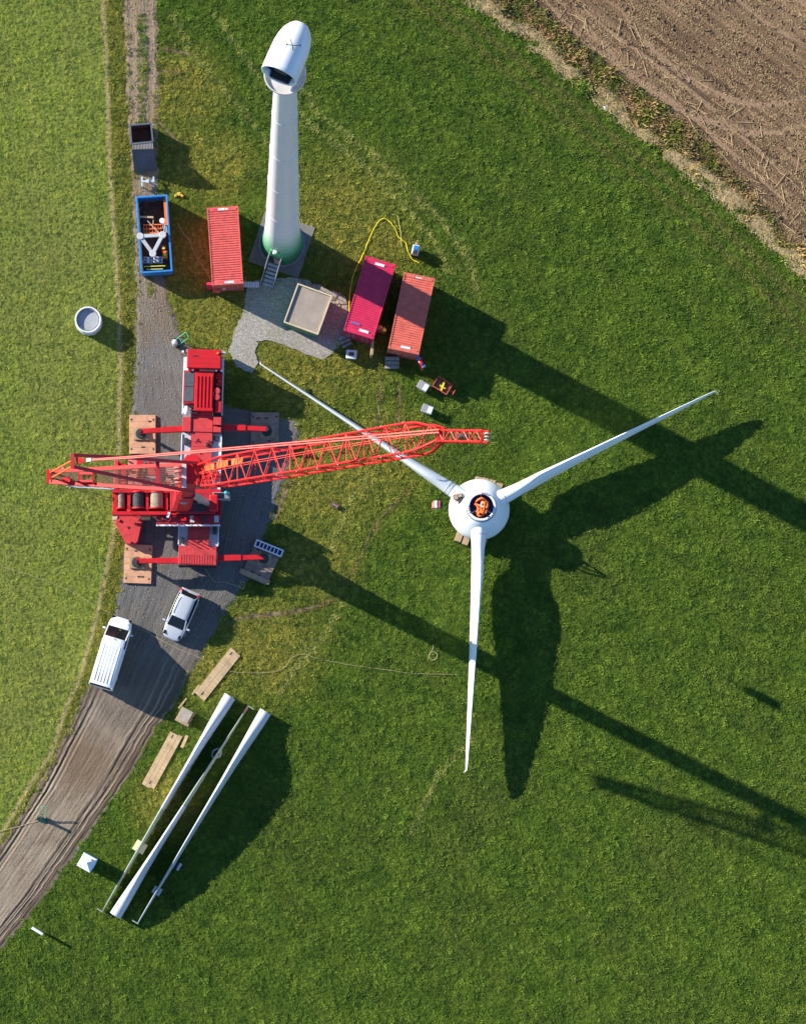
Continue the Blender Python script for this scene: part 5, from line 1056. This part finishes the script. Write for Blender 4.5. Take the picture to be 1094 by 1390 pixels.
van, rf_ = vehicle('parked_van', 'white panel van with ribbed roof parked at the track edge', 'van', 150.5, 885.5, 73, 5.85, 1.95, 2.3,
    [(-2.9, .8, 1.1), (-2.84, .92, 1.28), (-2.2, .97, 1.3), (0, .98, 1.3), (1.6, .97, 1.3), (2.1, .95, 1.18), (2.5, .88, 1.02), (2.78, .76, .9), (2.88, .55, .75)],
    [(-2.84, .93, .84, 1.25, 2.02), (-2.7, .94, .86, 1.28, 2.17), (-1.2, .95, .87, 1.28, 2.2), (.8, .95, .87, 1.28, 2.2), (1.15, .95, .84, 1.25, 2.16), (2.02, .86, .78, 1.12, 1.22)], van=True)
mb = MB()
for sg in (-1, 1): mb.add([(-2.82, sg * .965, 1.2), (.55, sg * .965, 1.2), (.45, sg * .895, 2.14), (-2.7, sg * .895, 2.14)], [(0, 1, 2, 3)])
o_ = mb.build('side_panel', white, van); m_ = o_.modifiers.new('s', 'SOLIDIFY'); m_.thickness = .03
MB().add([(-2.87, -.9, 1.2), (-2.87, .9, 1.2), (-2.84, .82, 2.08), (-2.84, -.82, 2.08)], [(0, 1, 2, 3)]).build('rear_doors', white, van)
for k in range(6): MB().box(-2.45, .55, -.63 + k * .25 - .035, -.63 + k * .25 + .035, 2.245, 2.268).build('roof_rib', white, rf_, bevel=.012)
for sg in (-1, 1): MB().ob((2.42, sg * .5, 1.0), (.08, .42, .06), sg * -.15).build('bonnet_vent', black, van); MB().ob((2.72, sg * .66, .8), (.25, .25, .2)).build('headlight', glassm, van, bevel=.03)
MB().ob((1.05, 0, 2.26), (.06, .06, .12)).build('aerial', black, van); MB().ob((1.8, -.15, 1.36), (.16, .2, .05)).build('dashboard_cloth', yellow, van)

# ------------------------------------------------------------------ timber and small things near the spare blades
def planks(cx, cy, rot, L_, W, label, n_=2, h_=.14, m_=plank, ends=True):
    o = thing('timber_mat', label, 'timber mat', P(cx, cy, h_), R(rot)); o.location.z = 0; w_ = W / n_
    for k in range(n_): dl = random.uniform(-.08, .08); MB().box(-L_ / 2 + dl, L_ / 2 + dl, -W / 2 + k * w_ + .008, -W / 2 + (k + 1) * w_ - .008, 0, h_ + random.uniform(-.01, .01)).build('plank', m_, o, bevel=.012)
    if ends: MB().box(-L_ / 2 + .2, -L_ / 2 + .5, -.03, .03, h_ + .012, h_ + .018).box(L_ / 2 - .5, L_ / 2 - .2, W * .18, W * .18 + .05, h_ + .012, h_ + .018).build('slot', black, o)
planks(295.5, 915.5, 51.5, 4.55, 1.0, 'long pale timber mat lying above the spare blades')
planks(220.5, 1032, 61.5, 4.7, 1.05, 'pale planks lying between the mud track and the spare blades', 3)
for cx, cy, l_, w_, rot, lb in ((266, 936.5, .95, .13, 52, 'short stick touching the lower end of the long timber mat'), (248, 955, 1.0, .13, 51, 'short stick lying between the long timber mat and the pallet stack'), (250.5, 1007, 1.05, .25, 66, 'short thick stick beside the three pale planks')):
    timber(cx, cy, l_, w_, rot, 0, .1, lb, plank, None, 'wooden_stick', 'stick')
o = thing('pallet_stack', 'small square pallet with a grey board lid beside the pale planks', 'pallet', P(251.5, 973), R(-28))
for k in range(3): MB().box(-.58, .58, -.62 + k * .42, -.25 + k * .42, 0, .16).build('slat', plank2, o, bevel=.01)
MB().box(-.5, .42, -.42, .58, .17, .62).build('crate', paint('grey_wood', (.36, .31, .25), .8, .2, nscale=3), o, bevel=.02)
# portable toilet
tg = G(118, 1171.5, 2.2); o = thing('portable_toilet', 'turquoise portable toilet with white pointed roof beside the mud track', 'toilet', (tg.x, tg.y, 0), R(-29))
MB().box(-.55, .55, -.55, .55, .1, 2.1).build('cabin', turq, o, bevel=.03); MB().add([(-.6, -.6, 2.1), (.6, -.6, 2.1), (.6, .6, 2.1), (-.6, .6, 2.1), (0, 0, 2.36)], [(0, 1, 4), (1, 2, 4), (2, 3, 4), (3, 0, 4), (3, 2, 1, 0)]).build('roof', white, o, bevel=.02)
MB().cyl((.25, .38, 2.15), (.25, .38, 2.5), .05, n=10).build('vent_pipe', black, o); MB().box(.552, .58, -.38, .38, .15, 2.0).build('door', turq, o); MB().box(-.5, .5, -.5, .5, 0, .1).build('base', dark, o)
pg = G(50.5, 1264.5, 1.0); o = thing('marker_post', 'short white marker board on the grass at the lower left', 'marker post', (pg.x, pg.y, 0), R(-31)); MB().box(-.5, .5, -.1, .1, .55, 1.0).build('board', white, o, bevel=.01); 
for k in (-.4, .4): MB().box(k - .03, k + .03, -.05, .05, 0, .55).build('leg', lgrey, o)
# hand trucks
def handtruck(cx, cy, rot, label, drum):
    o = thing('gas_trolley', label, 'trolley', P(cx, cy), R(rot)); gm = paint('trolley_green', (.08, .42, .25), .5, .1)
    MB().tube([(-.25, 0, .3), (-.25, .9, 1.05), (-.18, 1.0, 1.1), (.18, 1.0, 1.1), (.25, .9, 1.05), (.25, 0, .3)], .03).build('handle_frame', gm, o)
    MB().tube([(-.25, .35, .55), (.25, .35, .55)], .025).box(-.3, .3, -.25, .1, .04, .08).build('toe_plate', gm, o)
    for sg in (-1, 1): MB().cyl((sg * .3, 0, .2), (sg * .38, 0, .2), .2, n=18).build('wheel', black, o)
    if drum: MB().cyl((0, -.15, .1), (0, -.15, .95), .23, n=18).ball((0, -.15, .95), .22, .22, .1).build('drum', lgrey, o, smooth=True)
    else: MB().cyl((0, .02, .1), (0, .1, 1.0), .12, n=14).build('bottle', dark, o)
handtruck(240, 466, -62, 'green trolley carrying a pale drum above the crane cab', True)
handtruck(57.5, 1112, -12, 'green trolley standing in the middle of the mud track', False)
# trestle and bag by the skips
o = thing('trestle', 'pale blue H-shaped trestle between the dark container and blue skip', 'trestle', P(201, 248)); m_ = paint('pale_blue', (.45, .60, .68), .5, .1)
MB().box(-.5, .5, -.06, .06, .5, .6).build('cross_bar', m_, o)
for sg in (-1, 1): MB().box(sg * .45 - .06, sg * .45 + .06, -.38, .38, .4, .5).box(sg * .45 - .04, sg * .45 + .04, -.36, -.3, 0, .4).box(sg * .45 - .04, sg * .45 + .04, .3, .36, 0, .4).build('leg_frame', m_, o)
MB().box(-.1, .1, -.14, .14, .6, .68).build('clamp', lgrey, o)
o = thing('yellow_bag', 'crumpled yellow bag on the grass right of the blue skip corner', 'bag', P(243, 264.5)); mb = MB()
for k in range(7): mb.ball((random.uniform(-.28, .28), random.uniform(-.1, .14), .1), .13, .1, .1, 8, 6)
mb.build('bag', paint('bag_yellow', (.62, .42, .05), .7, .3, nscale=5), o, smooth=True)
# bins and carts near the paired containers
def tub(name, cx, cy, rot, w_, l_, m1, m2_, label, cat):
    o = thing(name, label, cat, P(cx, cy, .7), R(rot)); o.location.z = 0
    MB().box(-w_ / 2, w_ / 2, -l_ / 2, l_ / 2, 0, .6, tx=-.03, ty=-.03).build('body', m1, o, bevel=.04); lid = MB().box(-w_ / 2 - .05, w_ / 2 + .05, -l_ / 2 - .05, l_ / 2 + .05, .605, .68).build('lid', m2_, o, bevel=.03); return o, lid
o, l = tub('tool_chest', 477, 480.5, -4, .72, .58, paint('pale_blue2', (.40, .52, .60), .5, .1), white, 'pale blue lidded chest below the crimson container', 'chest'); MB().box(-.2, .2, -.12, .14, .68, .76).build('kettle_tray', rust, l)
for cx, cy, rot, lb in ((574.5, 523.5, -32, 'grey and white garden bin nearest the faded red container'), (580, 555, -20, 'grey and white bin alone on the grass above the boom tip')):
    o, l = tub('dust_bin', cx, cy, rot, .78, .56, lgrey, paint('bin_grey', (.30, .30, .33), .5, .1), lb, 'bin'); MB().box(.05, .4, -.26, .26, .68, .70).build('white_panel', white, l, bevel=.005)
o = thing('red_handcart', 'small red cart loaded with a yellow tool on the grass', 'handcart', P(600, 524.5), R(-32))
MB().box(-.62, .62, -.42, .42, .38, .42).build('bed', rust, o)
for bx_ in ((-.65, .65, .42, .46, .38, .62), (-.65, .65, -.46, -.42, .38, .62), (-.66, -.62, -.42, .42, .38, .615), (.62, .66, -.42, .42, .38, .615)): MB().box(*bx_).build('side_board', cont_red, o)
for sx in (-.4, .4):
    for sg in (-1, 1): MB().cyl((sx, sg * .38, .2), (sx, sg * .47, .2), .2, n=16).build('wheel', black, o)
MB().tube([(.65, 0, .35), (1.05, 0, .5)], .03).box(1.0, 1.06, -.2, .2, .48, .54).build('draw_bar', cont_red, o)
o2 = thing('grease_gun', 'yellow tool lying across the small red cart', 'tool', P(601, 524, .6), R(70)); o2.location.z = .44; MB().beam((-.4, 0, .08), (.4, 0, .08), .12).beam((-.1, -.25, .06), (.0, .25, .1), .1).build('tool', yellow, o2)
# compressor unit and its yellow hose
o = thing('pump_unit', 'small wheeled pump with blue and white housing at the end of the yellow hose', 'pump', P(563.5, 341), R(-12)); MB().box(-.28, .28, -.4, .35, .25, .8).build('housing', paint('pump_white', (.6, .62, .68), .4, .1), o, bevel=.05); MB().box(-.2, .2, -.05, .28, .8, .88).build('blue_cover', blue, o, bevel=.03); MB().box(-.18, .18, -.38, -.1, .8, .86).build('panel', dark, o)
for sg in (-1, 1): MB().cyl((sg * .3, -.2, .2), (sg * .37, -.2, .2), .2, n=16).build('wheel', black, o)
MB().tube([(-.1, .35, .6), (0, .75, .9), (.1, .35, .6)], .035).build('pull_handle', paint('tan_handle', (.6, .35, .25), .6, .1), o)
def hose(name, label, cat, pts, rad_, mat, z=.05, zs=None):
    V = [P(*p) for p in pts]; out = []
    for i in range(len(V) - 1):
        p0, p1, p2, p3 = V[max(i - 1, 0)], V[i], V[i + 1], V[min(i + 2, len(V) - 1)]
        for k in range(8):
            t_ = k / 8; q = .5 * ((2 * p1) + (-p0 + p2) * t_ + (2 * p0 - 5 * p1 + 4 * p2 - p3) * t_ * t_ + (-p0 + 3 * p1 - 3 * p2 + p3) * t_ ** 3)
            out.append(Vector((q.x + random.gauss(0, .012), q.y + random.gauss(0, .012), z + .015 * math.sin(len(out) * .7))))
    out.append(Vector((V[-1].x, V[-1].y, z))); return tag(MB().tube(out, rad_, 6).build(name, mat, smooth=True), label, cat)
hose('yellow_hose', 'bright yellow hose curving from the crimson container to the pump', 'hose', [(474, 432), (474, 412), (477, 385), (483, 365), (493, 345), (503, 320), (512, 303), (521, 296.5), (530, 302), (537, 312), (541, 322), (550, 329), (554, 342), (560, 352), (569, 357)], .033, yellow, .09)
hose('yellow_hose', 'short yellow hose end lying on the grass above the pump', 'hose', [(533, 291.5), (539, 293), (542, 303), (544, 318), (545, 335)], .025, paint('dull_yellow', (.5, .47, .12), .6, .1), .1)
hose('garden_hose', 'thin yellow green hose winding past the hut to the container steps', 'hose', [(372, 383), (400, 386), (430, 398), (455, 405), (462, 420), (461, 435), (453, 452), (452, 463), (458, 473), (461, 465), (456, 466), (463, 462)], .025, paint('hose_olive', (.50, .48, .10), .6, .1), .09)
hose('coiled_cable', 'tangled thin yellow cable on the dark gravel behind the crane', 'cable', [(279, 772), (285, 782), (292, 790), (300, 790), (310, 792), (322, 796), (331, 799), (327, 790), (333, 792), (329, 800), (324, 794)], .02, paint('cable_yel', (.45, .42, .15), .6, .1), .07)
cm = paint('cord_tan', (.45, .37, .2), .7, .1)
hose('long_rope', 'long thin tan rope across the left meadow to the white van', 'rope', [(-60, 748), (0, 769), (40, 781), (90, 800), (130, 822), (152, 834)], .014, cm, .09)
hose('long_rope', 'long thin tan rope running from the van towards the long timber mat', 'rope', [(185, 850), (215, 867), (240, 880), (262, 889), (292, 903)], .014, cm, .08)
hose('long_rope', 'long thin tan rope from the timber mat to the lower rotor blade', 'rope', [(312, 912), (345, 914), (372, 912), (388, 905), (396, 893), (413, 888), (430, 894), (470, 902), (520, 909), (560, 914), (620, 916)], .014, cm, .09)
hose('rope_coil', 'small coil of pale rope on the grass left of the lower blade', 'rope', [(588, 875), (587, 882), (582, 890), (586, 896), (592, 894), (593, 888), (587, 885), (583, 889)], .02, cm, .09)
hose('thin_cable', 'thin pale cable lying across the rut beside the green trolley', 'cable', [(-20, 1132), (20, 1124), (40, 1118), (58, 1114)], .018, cm, .09)
hose('tow_wire', 'thin wire lying right of the blue skip', 'wire', [(241, 302), (248, 315), (258, 328), (262, 340), (272, 358), (282, 372), (286, 382)], .018, cm, .09)
o = thing('plastic_sheet', 'scrap of white plastic on the edge of the ploughed field', 'plastic scrap', P(821, 146)); MB().add([(-.2, .1, .12), (.2, .16, .2), (.05, -.25, .1), (-.05, 0, .22)], [(0, 3, 1), (1, 3, 2), (0, 2, 3)]).build('sheet', white, o)


# ------------------------------------------------------------------ light, sky, camera
sd = Vector((.886, -.463, 0)).normalized(); EL = R(21.2)
sundir = Vector((-sd.x * math.cos(EL), -sd.y * math.cos(EL), math.sin(EL)))
sl = bpy.data.lights.new('sun', 'SUN'); sl.energy = 5.0; sl.angle = R(.5); sl.color = (1, .93, .80)
so = bpy.data.objects.new('sun', sl); C.objects.link(so); so.rotation_euler = sundir.to_track_quat('Z', 'Y').to_euler()
w = bpy.data.worlds.new('World'); bpy.context.scene.world = w; w.use_nodes = True
sk = w.node_tree.nodes.new('ShaderNodeTexSky'); sk.sky_type = 'NISHITA'; sk.sun_disc = False; sk.sun_elevation = EL; sk.sun_rotation = math.atan2(sundir.x, sundir.y)
bg = w.node_tree.nodes['Background']; w.node_tree.links.new(sk.outputs[0], bg.inputs[0]); bg.inputs[1].default_value = .10; sk.dust_density = 0; sk.ozone_density = 5; sk.air_density = 1.0
cd = bpy.data.cameras.new('camera'); cam = bpy.data.objects.new('camera', cd); C.objects.link(cam); cam.location = (0, 0, H)
cd.sensor_fit = 'HORIZONTAL'; cd.sensor_width = 36; cd.lens = 36 * S * H / 1094; cd.shift_x = (547 - XN) / 1094; cd.shift_y = (YN - 695) / 1094
cd.clip_end = 3000; cd.clip_start = 1; bpy.context.scene.camera = cam
sc_ = bpy.context.scene; sc_.view_settings.view_transform = 'Standard'; sc_.view_settings.look = 'None'; sc_.view_settings.exposure = 1.08; sc_.view_settings.gamma = 1
